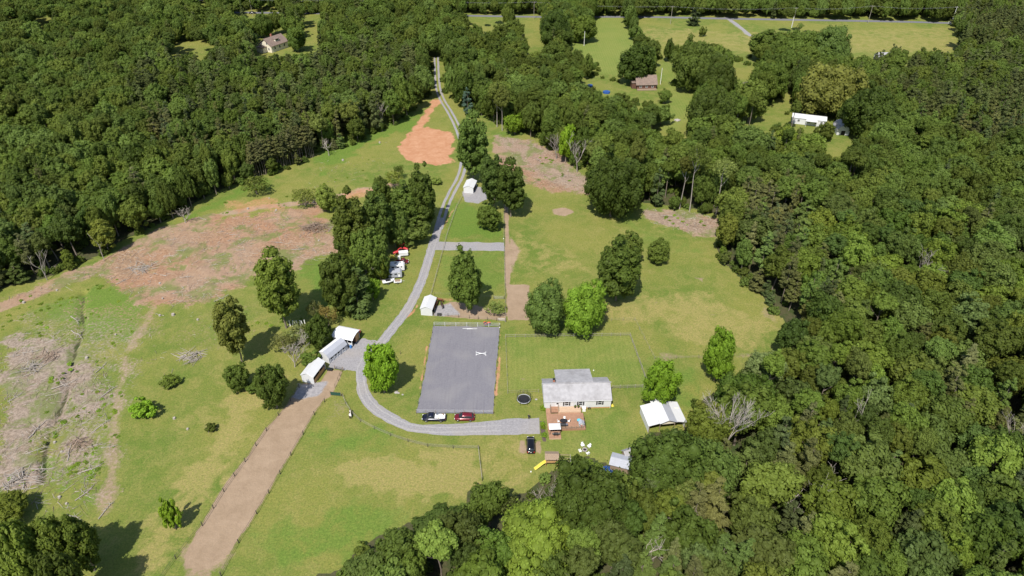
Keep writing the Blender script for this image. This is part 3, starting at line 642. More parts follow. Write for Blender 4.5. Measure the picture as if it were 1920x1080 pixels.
# ------------------------------------------------------------------ trees that stand out one by one
BR = (1.85, 2.1, 1.0); YG = (1.55, 1.5, 1.2); DK = (.82, .86, .86); LT = (1.5, 1.35, 1.5); OL = (1.25, 1.05, 1.25)
EX = [
 (714,643,735,66,1.0,'broad','bright green maple beside the bend of the gravel loop',BR),
 (519,474,604,80,2.6,'tallfull','tall dark tree with white trunks standing behind the row of old posts',(1.05,1.05,.95)),
 (434,555,674,64,2.5,'tallfull','tall loose crowned tree left of the barns with a long shadow',OL),
 (443,683,733,48,.4,'broad','rounded bush below the tall loose crowned tree',None),
 (508,682,765,66,.8,'broad','dark bushy tree left of the white run-in barn',DK),
 (1024,522,632,82,1.0,'oak','dark half of the pair of big trees above the fenced paddock',DK),
 (1096,519,640,86,1.2,'oak','bright green half of the pair of big trees above the fenced paddock',BR),
 (1161,446,563,90,1.0,'oval','dense dark tree in the middle of the upper pasture',DK),
 (1182,438,490,42,1.5,'broad','pale crown peeping over the dense dark pasture tree',LT),
 (1236,449,491,48,.4,'broad','small round tree alone in the upper pasture',None),
 (1350,619,712,66,1.2,'broad','bright green tree at the pasture corner near the right wood',BR),
 (1240,677,762,66,1.2,'broad','bright green tree behind the white metal shed',BR),
 (874,466,588,64,.8,'oval','tall dark oval tree in the run-in pen beside the horses',DK),
 (917,384,430,48,.5,'broad','small round tree in the grass strip below the upper shed',(1.2,1.15,1.1)),
 (928,562,590,38,.6,'thin','low scraggly bush in the corner of the run-in pen',LT),
 (886,214,338,76,1.5,'oval','largest of the dark trees behind the upper white shed',DK),
 (925,292,388,52,.8,'oval','left one of the two trees right of the upper white shed',DK),
 (958,302,402,58,.8,'oval','tree overhanging the head of the worn track beside the upper shed',DK),
 (268,745,786,46,.2,'shrub','round green shrub alone in the rough field on the left',BR),
 (318,702,727,34,.1,'shrub','low shrub above the round one in the rough field',(1.3,1.2,1)),
 (318,939,990,36,.4,'shrub','small young tree near the lower left end of the dirt run',BR),
 (395,794,808,24,.0,'shrub','low patchy weed clump in the open left field',None),
 (660,364,500,76,1.5,'oval','biggest tree of the clump between clearing and driveway',(1.1,1.08,1.0)),
 (704,352,480,66,1.2,'oval','tree in the middle of the clump between clearing and driveway',None),
 (738,385,462,60,.5,'broad','tree of the clump leaning over the parked machinery',None),
 (692,430,525,66,.5,'broad','bushy tree at the foot of the clump beside the bare grey tree',None),
 (790,316,428,62,1.2,'oval','dark tree at the driveway end of the clump',None),
 (758,345,440,62,1.0,'oval','tree in the upper part of the clump behind the driveway tree',None),
 (768,402,462,76,.2,'shrub','grey green thicket under the driveway end of the clump',(1.1,1.0,1.3)),
 (718,336,396,44,1.0,'broad','small tree at the top of the clump facing the clearing',None),
 (652,416,490,50,.8,'broad','tree at the clearing side of the clump',None),
 (748,305,335,20,.2,'thin','sapling at the lower tip of the orange clay patch',None),
 (738,318,352,40,.3,'thin','pale sapling thicket between clay patch and clump',LT),
 (818,333,345,22,.0,'shrub','low green bramble beside the two track driveway',LT),
 (637,472,585,76,.8,'broad','full tree at the top of the thicket above the curved roof barn',None),
 (668,500,588,62,.4,'pine','dark evergreen in the thicket above the curved roof barn',(.8,.95,.8)),
 (697,520,562,36,.2,'shrub','bright bush at the tip of the thicket above the barns',BR),
 (712,478,526,38,.2,'shrub','bright bush beside the parked campers',(1.4,1.3,1)),
 (598,592,652,54,.2,'broad','dark green bush behind the curved roof barn',None),
 (612,568,612,34,.2,'thin','brownish thin bush behind the curved roof barn',(1.55,.95,1.6)),
 (590,560,600,30,.3,'thin','grey green thin bush near the old white posts',(1.6,1.2,2)),
 (560,600,650,46,.2,'thin','pale grey green bush below the old white posts',(1.5,1.2,2)),
 (583,655,690,40,.1,'shrub','low bush behind the pale metal barn',None),
 (530,620,665,44,.2,'thin','grey thin bush left of the pale metal barn',(1.7,1.2,2.2)),
 (475,715,735,30,.0,'shrub','small shrub between the two bushy trees left of the barns',None),
 (478,326,366,52,.3,'thin','pale leaning tree at the edge of the left clearing',LT),
 (570,348,388,52,.3,'thin','pale thin tree in the middle of the left clearing',LT),
 (611,350,394,44,.4,'broad','yellow green tree in the left clearing next to the clump',LT),
 (1150,290,406,104,1.5,'oak','largest dark tree reaching out between the two brush covered patches',DK),
 (1108,864,1015,150,3.0,'oak','very large oak in front of the fire pit and white chairs',(.85,.95,.95)),
 (1003,952,1090,176,4.0,'oak','very large yellow green oak at the bottom of the view',YG),
 (915,899,985,80,3.0,'broad','rounded tree at the end of the thin wire fence',(1.1,1.15,1.1)),
 (822,948,1030,96,4.0,'broad','dark crown at the tip of the bottom wood',DK),
 (750,985,1075,90,4.0,'broad','crown beside the dark one at the tip of the bottom wood',None),
 (684,1030,1110,84,4.0,'broad','lowest crown of the bottom wood near the dirt run',None),
 (960,925,985,50,3.0,'thin','grey green crown between the rounded tree and the large oak',(1.2,1.1,1.7)),
 (1255,797,960,140,2.0,'oak','large dark oak between the white shed and the low sheds',DK),
 (1330,800,960,110,2.0,'oak','dark oak below the big bare tree',DK),
 (1392,700,800,104,2.0,'oak','tall green tree above the big bare tree',(1.05,1.15,1)),
 (1430,660,740,70,2.0,'broad','grey green crown at the corner of the pasture',(1.1,1.0,1.5)),
 (1450,740,820,80,2.0,'broad','bright green crown right of the big bare tree',(1.4,1.4,1.1)),
 (104,962,1085,74,1.5,'broad','middle tree of the dark group in the lower left corner',(1.0,1.0,1)),
 (40,985,1110,92,1.5,'broad','largest leafy tree of the group in the lower left corner',(1.15,1.1,1)),
 (120,1040,1160,90,1.5,'broad','lowest tree of the lower left group, cut by the bottom edge',DK),
 (148,955,1085,72,2.0,'oval','tree casting the long shadow onto the lower left field',(1.2,1.15,1)),
 (12,925,985,80,1.0,'broad','yellow green crown at the left edge above the corner tree',YG),
 (1193,86,154,66,1.0,'full','dark oak behind the log house',DK),
 (1300,78,168,78,1.0,'oak','dark round oak on the lawn right of the log house',DK),
 (1332,165,262,92,1.0,'oak','broad tree at the lower end of the log house lawn',DK),
 (1345,118,200,70,1.0,'oak','dark tree between log house lawn and the small far meadow',DK),
 (1040,22,96,60,1.0,'oak','dark tree left of the striped hay field',DK),
 (1095,30,76,48,1.0,'broad','tree at the upper left corner of the striped hay field',None),
 (1183,28,52,24,.3,'broad','topmost tree of the hedge between the two far fields',None),
 (1192,48,74,26,.3,'broad','middle tree of the hedge between the two far fields',None),
 (1203,64,92,32,.3,'broad','lowest tree of the hedge between the two far fields',None),
 (1303,14,46,24,.3,'pine','dark evergreen standing alone below the far road',(.7,.8,.9)),
 (1318,51,67,15,.2,'shrub','tiny round tree alone in the far field',None),
 (1436,60,108,60,.8,'broad','round tree where the field lane meets the trees',None),
 (1500,58,125,76,1.0,'oak','left half of the broad oak group below the big field',DK),
 (1556,56,128,78,1.0,'oak','right half of the broad oak group below the big field',DK),
 (1560,128,214,110,1.0,'oak','broad olive oak behind the white trailer house',OL),
 (1630,165,256,100,1.0,'oak','dark oak behind the small barn with rounded roof',DK),
 (1440,122,185,66,1.0,'oak','dark tree above the curve of the small green lawn',DK),
 (1410,150,225,60,1.0,'broad','tree between the two small far lawns',None),
 (1548,232,262,34,.4,'shrub','round bush between trailer house and small barn',None),
 (1520,250,305,56,.8,'broad','pale green tree below the trailer house',YG),
 (1470,240,300,56,.8,'broad','yellow green tree left of the trailer house bush',YG),
 (876,166,214,22,.4,'pine','blue green spruce beside the upper driveway',(.95,1.25,2.6)),
 (965,212,250,40,.4,'broad','light green young tree at the head of the brush covered slope',BR),
 (1062,236,300,36,1.0,'broad','bright yellow green tree between the bare trees',BR),
 (1240,200,232,40,.8,'broad','tree at the left foot of the log house lawn',None),
 (1247,166,192,24,.5,'broad','small tree right of the log house',None),
 (514,20,60,30,.8,'broad','tree in the gap of the far left meadow',None),
 (555,55,92,36,.8,'oak','dark round tree right of the cream house',DK),
 (492,25,70,36,.8,'oak','dark tree above the cream house',DK),
]
for uc, vt, vb, wp, c0, kd, lab, tint in EX:
    if 2.1 > c0 and wp >= 44: kd = {'broad': 'full', 'oval': 'tallfull'}.get(kd, kd); c0 = min(c0, .8)
    T(uc, vt, vb, wp, c0, kd, lab, 'shrub' if kd == 'shrub' or 'bush' in lab.split() else 'tree', tint)

# ------------------------------------------------------------------ bare trees
def bare_tree_mesh(seed, h, r0=.28, spread=.8, depth=4, fork=.25):
    q = random.Random(seed); mb = MB()
    def grow(p, d, L, r, k):
        n_ = 3; pts = [p]; rr = [r]
        for i in range(n_):
            d = (d + Vector((q.uniform(-.2, .2), q.uniform(-.2, .2), q.uniform(-.02, .14)))).normalized(); p = p + d * L / n_; pts.append(p); rr.append(r * (1 - .42 * (i + 1) / n_))
        mb.path(pts, rr, 6 if k > 2 else 4)
        if k <= 0: return
        for j in range(q.choice((3, 3, 4))):
            a_ = pts[q.choice((1, 2, 3))] if j else p
            ph = q.uniform(0, 6.28); o = Vector((math.cos(ph), math.sin(ph), q.uniform(-.1, .5)))
            grow(a_, (d * (1 - spread * .5) + o * spread).normalized(), L * q.uniform(.55, .8), max(.03, r * q.uniform(.4, .6)), k - 1)
    grow(Vector((0, 0, -.1)), Vector((0, 0, 1)), h * .42, r0, depth); return mb
def dead(ub, vb, h, label, seed, r=.26, spread=.7, depth=4, lean=0, m='deadwood', scale=1):
    p = g(ub, vb); e = bare_tree_mesh(seed, h, r, spread, depth)
    o = e.build('bare_tree', M[m], None, p); o.rotation_euler = (0, lean, rnd.uniform(0, 6)); TREES.append((p.x, p.y, 1.5))
    return tag(o, label, 'tree')
dead(1350, 880, 20, 'big leafless grey tree with spreading limbs in the right wood', 21, .38, .36, 5)
dead(1555, 830, 17, 'dead reddish pine stem among the crowns right of the big bare tree', 22, .2, .5, 3)
dead(1700, 545, 16, 'pale dead treetop deep in the right wood', 23, .2, .6, 4)
dead(1880, 860, 17, 'thin dead stem near the right edge of the wood', 24, .2, .5, 3)
dead(1480, 950, 15, 'small dead crown in the bottom right wood', 25, .2, .7, 4)
dead(1640, 420, 15, 'bleached dead tree in the upper right wood', 26, .2, .7, 4)
dead(1035, 985, 13, 'bare topped tree poking out of the large oaks at the bottom', 27, .16, .6, 4)
dead(1082, 322, 17, 'tall bare pale tree standing at the edge of the brush covered slope', 4, .32, .5)
dead(1043, 298, 13, 'shorter bare tree left of the tall bare one on the slope', 5, .25, .45)
dead(553, 688, 10, 'grey leafless tree between the bushes left of the barns', 6, .2, .6, 5)
dead(681, 540, 9, 'grey leafless tree leaning out of the thicket by the campers', 7, .2, .6, 5)
dead(1352, 150, 14, 'bare broken tree between the dark oaks of the far lawn', 8, .4, .7)
dead(1408, 178, 9, 'spreading bare tree beside the small far meadow', 9, .3, .9, 5)
dead(717, 243, 12, 'bare dead tree at the top edge of the left clearing', 10, .2, .5)
dead(617, 292, 8, 'small bare tree in front of the pines at the left clearing', 11, .2, .8)
dead(348, 418, 8, 'bare twiggy tree at the lower edge of the left wood', 12, .2, .8)
dead(195, 488, 12, 'thin pale leafless tree at the dark hollow of the left wood', 13, .14, .3, 2)
dead(89, 525, 10, 'cluster of thin bare stems near the left edge of the wood', 14, .16, .5, 3)
dead(1270, 1010, 12, 'broken dead pine in the bottom wood', 15, .3, .8, 3)
dead(1200, 1068, 13, 'dead pine with stubby branches at the bottom of the view', 16, .3, .9, 3)
# tall bare stems along the edge of the wood, each under a thin crown
for i, (ub, vb, vt, wp, lab) in enumerate([
    (1293, 396, 262, 52, 'tall pale trunked tree over the right brush covered patch'),
    (1342, 405, 290, 46, 'second tall pale trunked tree right of the first at the brush patch'),
    (1274, 392, 290, 34, 'slim tree left of the tall pale trunked one'),
    (1188, 355, 262, 40, 'thin trunked tree behind the largest dark tree'),
    (1110, 330, 262, 36, 'thin trunked tree right of the tall bare one'),
    (932, 238, 150, 44, 'pale trunked tree at the upper end of the slope'),
    (942, 245, 165, 36, 'second pale trunked tree at the upper end of the slope'),
    (663, 262, 190, 40, 'pale trunked tree at the top edge of the left clearing'),
    (606, 282, 215, 36, 'slim pale trunked tree beside the left pines')]):
    p = g(ub, vb)
    lo, hi = 6., 34.
    for _ in range(30):
        h_ = (lo + hi) / 2; vv = proj(p.x, p.y, h_)[1]
        if vv > vt: lo = h_
        else: hi = h_
    k = F / (p.y * cs + (CH - h_) * sn); r = wp / 2 / k; b = min(h_ * .24, r * 1.2)
    e = add_tree(p.x, p.y, h_ - b, r, b, 'thin' if i < 2 else 'broad', lab, 'tree', None, OL); TREES.append((p.x, p.y, 2))
    for ch_ in e.children:
        if ch_.name.startswith('trunk'): ch_.scale.x *= .85; ch_.scale.y *= .85
        if ch_.name.startswith('trunk') and i < 8:
            me = ch_.data.copy(); me.materials[0] = M['deadwood']; ch_.data = me
for k in range(34):     # pine edge of the left clearing
    t = k / 33; u_ = 478 + t * 112 + rnd.uniform(-2, 2); v_ = 338 - t * 42 + rnd.uniform(-3, 2) - 4
    p = g(u_, v_); TREES.append((p.x, p.y, 1.2)); h_ = rnd.uniform(13.5, 16)
    add_tree(p.x, p.y, h_ - 4, 2.3, 4.0, 'pine', 'slender pine in the straight edge of the pine stand, %s from its left end' % ('%d%s' % (k + 1, {1: 'st', 2: 'nd', 3: 'rd'}.get((k + 1) % 10 if k + 1 not in (11, 12, 13) else 0, 'th'))), 'tree', 'pines along the edge of the left clearing', OL)

# ------------------------------------------------------------------ the woods
PINEZ = [([(290,130),(480,110),(780,120),(800,200),(600,300),(430,340),(300,330),(250,230)], .72), ([(1480,90),(1920,60),(2100,300),(1920,340),(1700,260),(1600,120)], .78),
         ([(1340,400),(1500,390),(1560,520),(1600,640),(1500,640),(1400,540)], .85), ([(1300,900),(1500,820),(1920,700),(2200,700),(2200,1400),(1000,1400),(1180,990)], .62), ([(1780,30),(2100,30),(2100,120),(1780,90)], .8), ([(1190,-80),(1800,-80),(1800,30),(1190,25)], .4), ([(0,440),(100,470),(100,540),(0,545)], .6)]
exc = [(x, y, r) for x, y, r in TREES]; cell = {}
def near_ok(x, y, r):
    ci, cj = int(x // 10), int(y // 10)
    for a_ in (-1, 0, 1):
        for b_ in (-1, 0, 1):
            for (px, py, pr) in cell.get((ci + a_, cj + b_), ()):
                if (px - x) ** 2 + (py - y) ** 2 < (.56 * (pr + r)) ** 2: return False
    return True
def put(x, y, r): cell.setdefault((int(x // 10), int(y // 10)), []).append((x, y, r))
for x, y, r in exc: put(x, y, min(r, 6))
# footprints no tree may stand in: buildings and their yards
KEEP = [(g(*p), rr) for p, rr in (((1250,775),8), ((1165,865),6.5), ((509,85),9), ((1207,165),9), ((1510,228),10), ((1580,246),5), ((1375,868),3))]
q = np.random.default_rng(5); ncand = 62000
cx = q.uniform(-1, 1, ncand); cyy = 52 + (830 - 52) * q.uniform(0, 1, ncand) ** .72
cx = cx * (.80 * (cyy * cs + CH * sn) + 26)
uu, vv = proj_np(cx, cyy, 0); ok = ~openat(uu, vv)
size = q.uniform(0, 1, ncand); regn = fbm(cx, cyy, 60, 9, 3)
edgec = np.zeros(ncand, bool)
for du, dv in ((-16, 0), (16, 0), (0, 9), (-11, 7), (11, 7)): edgec |= openat(uu + du, vv + dv)
isp = np.full(ncand, .07)
for P, pr in PINEZ: isp[inpoly(uu, vv, P)] = pr
isp = q.uniform(0, 1, ncand) < isp + (regn - .5) * .9 * (isp > .1)
H = np.where(isp, q.uniform(13, 18.5, ncand), q.uniform(12.5, 18.5, ncand)) * (.85 + .3 * regn)
RR = np.where(isp, q.uniform(2.3, 3.5, ncand), 3.1 + 3.3 * size ** 1.7); edge = np.zeros(ncand, bool)
for du, dv in ((-28, 0), (28, 0), (0, 16), (-18, 14), (18, 14)): edge |= openat(uu + du, vv + dv)
small = edgec & (q.uniform(0, 1, ncand) < .6) & (cyy < 330)
H = np.where(small, q.uniform(4.5, 9.5, ncand), H); RR = np.where(small, H * q.uniform(.28, .42, ncand), RR)
BB = np.where(edge, np.where(isp, H * .45, H * .46), 0) + ~edge * np.where(isp, H * .34, np.minimum(H * .42, RR * q.uniform(.85, 1.35, ncand)))
bad = np.zeros(ncand)
for k in range(16):
    a_ = k * math.pi / 8
    zz = H - BB + BB * math.sin(a_) * .97; dx = RR * math.cos(a_) * .88
    u1, v1 = proj_np(cx + dx, cyy, zz); bad += openat(u1, v1)
u1, v1 = proj_np(cx, cyy, H - BB); bad += 3 * openat(u1, v1)
u1, v1 = proj_np(cx, cyy - RR * .7, H - 1.7 * BB); bad += openat(u1, v1)
ok &= bad <= np.where(cyy > 270, 0, 3)
u1, v1 = proj_np(cx, cyy, H - BB); sb = strictat(u1, v1)
for k in range(16):
    a_ = k * math.pi / 8; u1, v1 = proj_np(cx + RR * math.cos(a_), cyy, H - BB + BB * math.sin(a_)); sb |= strictat(u1, v1)
ok &= ~sb
woods = []
order = np.argsort(-RR + q.uniform(0, 2.5, ncand))
for i in order:
    if not ok[i]: continue
    x, y, r = cx[i], cyy[i], RR[i]
    if any((x - p.x) ** 2 + (y - p.y) ** 2 < rr * rr for p, rr in KEEP): continue
    if not near_ok(x, y, r): continue
    put(x, y, r); woods.append((x, y, r, BB[i], H[i], bool(isp[i])))
print('WOODS', len(woods))
def in_view(w):
    u, v = proj(w[0], w[1], w[4] - w[3]); return -20 < u < 1940 and -30 < v < 1100
def region(u, v):
    if v > 860 or (v > 760 and u > 1180): return 'bottom right wood' if u > 1300 else 'wood along the bottom edge'
    if u > 1330 and v > 330: return 'wood right of the pasture'
    if u > 1330: return 'wood in the upper right'
    if u < 830: return 'wood left of the clearing'
    return 'wood above the pasture'
woods.sort(key=lambda w: w[1])
cntk = {True: 0, False: 0}; rest = []
LIM = {False: 298 - len([e for e in EX if e[5] != 'pine' and e[5] != 'shrub']) - 9, True: 298 - 36}
LM = [(1390,780,'the big bare tree'),(1250,780,'the white metal shed'),(1465,630,'the right pasture corner'),(1280,410,'the right brush patch'),(1512,226,'the white trailer house'),(1580,246,'the small gambrel shed'),
      (510,85,'the cream house'),(1208,160,'the log house'),(1165,865,'the two low sheds'),(1003,1020,'the yellow green oak'),(1640,400,'the bleached dead tree'),(1700,520,'the pale dead treetop'),(1880,800,'the thin dead stem'),
      (1555,780,'the reddish dead stem'),(1480,900,'the small dead crown'),(1350,500,'the dark pasture pines'),(1880,480,'the right photo edge'),(1800,1050,'the lower right corner'),(1640,640,'the deep right wood centre'),(1600,1050,'the bottom photo edge'),
      (1250,1040,'the broken dead pine'),(700,1040,'the dirt run end'),(70,500,'the left wood corner'),(200,420,'the dark hollow'),(330,380,'the left wood tip'),(550,300,'the straight pine edge'),(717,220,'the dead clearing tree'),
      (815,140,'the driveway head'),(1060,270,'the upper brush slope'),(1150,290,'the largest dark tree'),(40,300,'the left photo edge'),(180,300,'the far left wood'),(380,260,'the left pine stand'),(1000,150,'the driveway wood')]
picked = []
for wd in woods:
    x, y, r, b, h, p = wd
    if in_view(wd) and cntk[p] < LIM[p]:
        cntk[p] += 1; U_, V_ = proj(x, y, h - b)
        kd = 'pine' if p else ('oval' if b > 1.25 * r else 'broad')
        tn, tint = rnd.choice((('olive', (1.14, 1.03, 1.0)), ('dark', (.76, .84, .9)), ('mid-green', (1, 1.06, 1)), ('grey-green', (1.0, .98, 1.28)), ('yellow-green', (1.26, 1.24, 1.05))) if not p else (('olive', (1.15, 1.02, 1)), ('dark', (.78, .86, .95)), ('brownish', (1.08, .98, 1.05)), ('fresh-green', (1.0, 1.2, .9))))
        sz = 'narrow' if r < (2.9 if p else 4) else 'broad' if r > (3.2 if p else 5.2) else 'middling'
        d, lx, ly, lm = min((math.hypot(U_ - a_, V_ - b_), a_, b_, c_) for a_, b_, c_ in LM)
        rel = ('above' if V_ < ly else 'below') if abs(V_ - ly) > abs(U_ - lx) else ('left of' if U_ < lx else 'right of')
        e = add_tree(x, y, h - b, r, b, kd, 'x', 'tree', 'woodland trees near ' + lm, tint)
        picked.append((d, e, (tn, sz, 'pine' if p else 'broadleaf crown', rel, lm)))
    else: rest.append(wd)
ORD = ['nearest', 'second nearest', 'third nearest', 'fourth nearest', 'fifth nearest', 'sixth nearest', 'a farther', 'a still farther']; seen_ = {}
for d, e, k_ in sorted(picked, key=lambda t: t[0]):
    i_ = seen_.get(k_, 0); seen_[k_] = i_ + 1
    tn, sz, kn, rel, lm = k_
    e['label'] = '%s %s %s, %s such one %s %s' % (tn, sz, kn, ORD[min(i_, 7)], rel, lm)
def woods_object(name, L, kinds, label):
    protos = bpy.data.collections.new(name + '_kinds'); lst = []
    for i, (r0, b0, me) in enumerate(kinds):
        # one mesh with the crown and, below it, its stem
        o = bpy.data.objects.new('%s_kind_%02d' % (name, i), me); protos.objects.link(o); lst.append((r0, b0))
    n_ = len(L); me = bpy.data.meshes.new(name); me.vertices.add(n_)
    q = np.random.default_rng(3); idx = q.integers(0, len(lst), n_)
    P = np.array([(w[0], w[1], w[4] - w[3]) for w in L]); S = np.array([(w[2] / lst[i][0], w[2] / lst[i][0], w[3] / lst[i][1]) for w, i in zip(L, idx)]) * np.stack([q.uniform(.85, 1.15, n_), q.uniform(.85, 1.15, n_), q.uniform(.95, 1.05, n_)], 1)
    Rr = np.stack([q.uniform(-.13, .13, n_), q.uniform(-.13, .13, n_), q.uniform(0, 6.28, n_)], 1)
    me.vertices.foreach_set('co', P.astype(np.float32).ravel())
    for nm, ty, ar in (('idx', 'INT', idx.astype(np.int32)), ('scl', 'FLOAT_VECTOR', S.astype(np.float32)), ('rot', 'FLOAT_VECTOR', Rr.astype(np.float32))):
        a_ = me.attributes.new(nm, ty, 'POINT'); a_.data.foreach_set('value' if ty == 'INT' else 'vector', np.ascontiguousarray(ar).ravel())
    ng = bpy.data.node_groups.new(name, 'GeometryNodeTree'); ng.interface.new_socket('Geometry', in_out='INPUT', socket_type='NodeSocketGeometry'); ng.interface.new_socket('Geometry', in_out='OUTPUT', socket_type='NodeSocketGeometry')
    gi = ng.nodes.new('NodeGroupInput'); go_ = ng.nodes.new('NodeGroupOutput'); ip = ng.nodes.new('GeometryNodeInstanceOnPoints'); ci = ng.nodes.new('GeometryNodeCollectionInfo')
    ci.inputs['Collection'].default_value = protos; ci.inputs['Separate Children'].default_value = True; ci.inputs['Reset Children'].default_value = True
    ng.links.new(gi.outputs[0], ip.inputs['Points']); ng.links.new(ci.outputs[0], ip.inputs['Instance']); ip.inputs['Pick Instance'].default_value = True
    for nm, ty, so_ in (('idx', 'INT', 'Instance Index'), ('rot', 'FLOAT_VECTOR', 'Rotation'), ('scl', 'FLOAT_VECTOR', 'Scale')):
        na = ng.nodes.new('GeometryNodeInputNamedAttribute'); na.data_type = ty; na.inputs['Name'].default_value = nm
        src = na.outputs[0]
        if nm == 'rot':
            er = ng.nodes.new('FunctionNodeEulerToRotation'); ng.links.new(src, er.inputs[0]); src = er.outputs[0]
        ng.links.new(src, ip.inputs[so_])
    ng.links.new(ip.outputs[0], go_.inputs[0])
    o = link(name, me); md = o.modifiers.new('trees', 'NODES'); md.node_group = ng
    return tag(o, label, None, None, 'stuff')
bw = [w for w in rest if not w[5]]; pw = [w for w in rest if w[5]]
woods_object('broadleaf_woods', bw, KIND['broad'] + KIND['oval'][:1], 'dense mixed green broadleaf woods spreading behind the nearer trees')
woods_object('pine_woods', pw, KIND['pine'], 'olive green pine woods spreading behind the nearer trees')
# trunks of the far woods, seen only between crowns
mb = MB()
for x, y, r, b, h, p in rest:
    if y < 330: mb.tube((x, y, -.2), (x, y, h - b), .2, .14, 4, False)
tag(mb.build('woodland_trunks', M['bark']), 'trunks of the dense woods', None, None, 'stuff')
# undergrowth along the floor of the woods
us = []
q = np.random.default_rng(8); X_ = q.uniform(-1, 1, 9000); Y_ = 60 + 360 * q.uniform(0, 1, 9000) ** .8; X_ = X_ * (.8 * (Y_ * cs + 70) + 10)
uu, vv = proj_np(X_, Y_, 0); u2, v2 = proj_np(X_, Y_, 2.2); ok = ~openat(uu, vv) & ~openat(u2, v2)
for x, y in zip(X_[ok], Y_[ok]):
    if any((x - p.x) ** 2 + (y - p.y) ** 2 < (rr - 1) ** 2 for p, rr in KEEP): continue
    s_ = q.uniform(.7, 1.7); us.append((x, y, s_ * 1.2, s_, s_ * 1.7, False))
woods_object('undergrowth', us, KIND['shrub'], 'low leafy undergrowth on the floor of the woods')
# weeds and regrowth in the rough clearings
wv_ = []
for P, n_ in (([(0,560),(220,520),(260,640),(230,800),(170,940),(0,925)], 260), ([(380,385),(620,340),(760,230),(800,250),(740,340),(620,400),(400,400)], 60), ([(940,255),(1100,330),(1100,365),(960,330)], 30), ([(1205,395),(1350,415),(1340,440),(1230,415)], 22), ([(470,600),(560,590),(600,640),(560,720),(480,740),(440,700)], 50), ([(1,860),(180,840),(180,950),(60,958)], 90)):
    us_ = [p[0] for p in P]; vs_ = [p[1] for p in P]; k = 0
    while k < n_:
        u_, v_ = rnd.uniform(min(us_), max(us_)), rnd.uniform(min(vs_), max(vs_))
        if not inpoly([u_], [v_], P)[0]: continue
        k += 1; p = g(u_, v_)
        if fbm(np.array([p.x]), np.array([p.y]), 7, 41)[0] < .55: k -= rnd.random() < .6; continue
        s_ = rnd.uniform(.12, .55); wv_.append((p.x, p.y, s_ * 1.6, s_ * .45, s_ * .5, False))
woods_object('weed_clumps', wv_, KIND['shrub'], 'leafy regrowth scattered over the felled ground').color = (1.7, 1.8, 1.2, 1)

# ------------------------------------------------------------------ felled timber
def stick(q, mb, x, y, L, r, z=.12, up=.08, n=4, az=None):
    ph = q.uniform(0, 6.28) if az is None else az; d = Vector((math.cos(ph), math.sin(ph), q.uniform(-up, up)))
    a_ = Vector((x, y, z)); m_ = a_ + d * L * .5 + Vector((q.uniform(-.06, .06) * L, q.uniform(-.06, .06) * L, 0)); e_ = m_ + d * L * .5 + Vector((q.uniform(-.1, .1) * L, q.uniform(-.1, .1) * L, 0))
    mb.path([a_, m_, e_], [r, r * .75, r * .35], n)
ql = random.Random(4); mb = MB(); mb2 = MB()
LIT = [([(0,560),(90,535),(200,490),(330,430),(470,400),(600,385),(625,420),(635,470),(560,500),(480,520),(400,560),(300,580),(180,520),(60,560)], 2300), ([(0,640),(60,610),(130,630),(200,690),(215,750),(180,800),(120,810),(60,850),(0,900)], 1500),
       ([(0,850),(180,830),(190,900),(150,960),(60,958)], 420), ([(930,255),(1000,262),(1040,285),(1100,330),(1105,362),(985,345),(945,315)], 700), ([(1205,392),(1290,396),(1350,410),(1352,443),(1300,440),(1230,420)], 420), ([(230,640),(320,560),(420,600),(360,700),(250,800)], 90), ([(600,290),(760,230),(720,330),(560,380)], 130)]
def inside(P, q):
    us_ = [p[0] for p in P]; vs_ = [p[1] for p in P]
    while True:
        u_, v_ = q.uniform(min(us_), max(us_)), q.uniform(min(vs_), max(vs_))
        if inpoly([u_], [v_], P)[0]: return u_, v_
for P, n_ in LIT:
    for k in range(n_):
        p = g(*inside(P, ql))
        if fbm(np.array([p.x]), np.array([p.y]), 12, 77)[0] < ql.uniform(.3, .58): continue
        L = ql.uniform(.5, 2.0) if ql.random() < .86 else ql.uniform(2, 4.5)
        stick(ql, mb if ql.random() < .4 else mb2, p.x, p.y, L, ql.uniform(.025, .06), .1, .06, 3)
M['paleslash'] = mat('sun_bleached_slash', (.42, .37, .32), .95, var=.2); M['slash'] = mat('brown_slash', (.26, .19, .14), .95, var=.3)
tag(mb.build('brush_litter', M['paleslash']), 'bleached branches littering the felled ground', None, None, 'stuff')
tag(mb2.build('brush_litter', M['slash']), 'brown branches littering the felled ground', None, None, 'stuff')
logs = []
for s in range(4):
    m_ = MB(); zg = [Vector((-2.6, 0, .14)), Vector((-1.2, ql.uniform(-.25, .25), .16)), Vector((.3, ql.uniform(-.3, .3), .15)), Vector((1.6, ql.uniform(-.5, .5), .2)), Vector((2.8, ql.uniform(-.8, .8), .25))]; m_.path(zg, [.13, .115, .09, .06, .03], 6)
    for k in range(6): stick(ql, m_, ql.uniform(-.5, 2), 0, ql.uniform(1, 2), .06, .2, .4, 4)
    logs.append(m_.mesh('fallen_log', M['deadwood']))
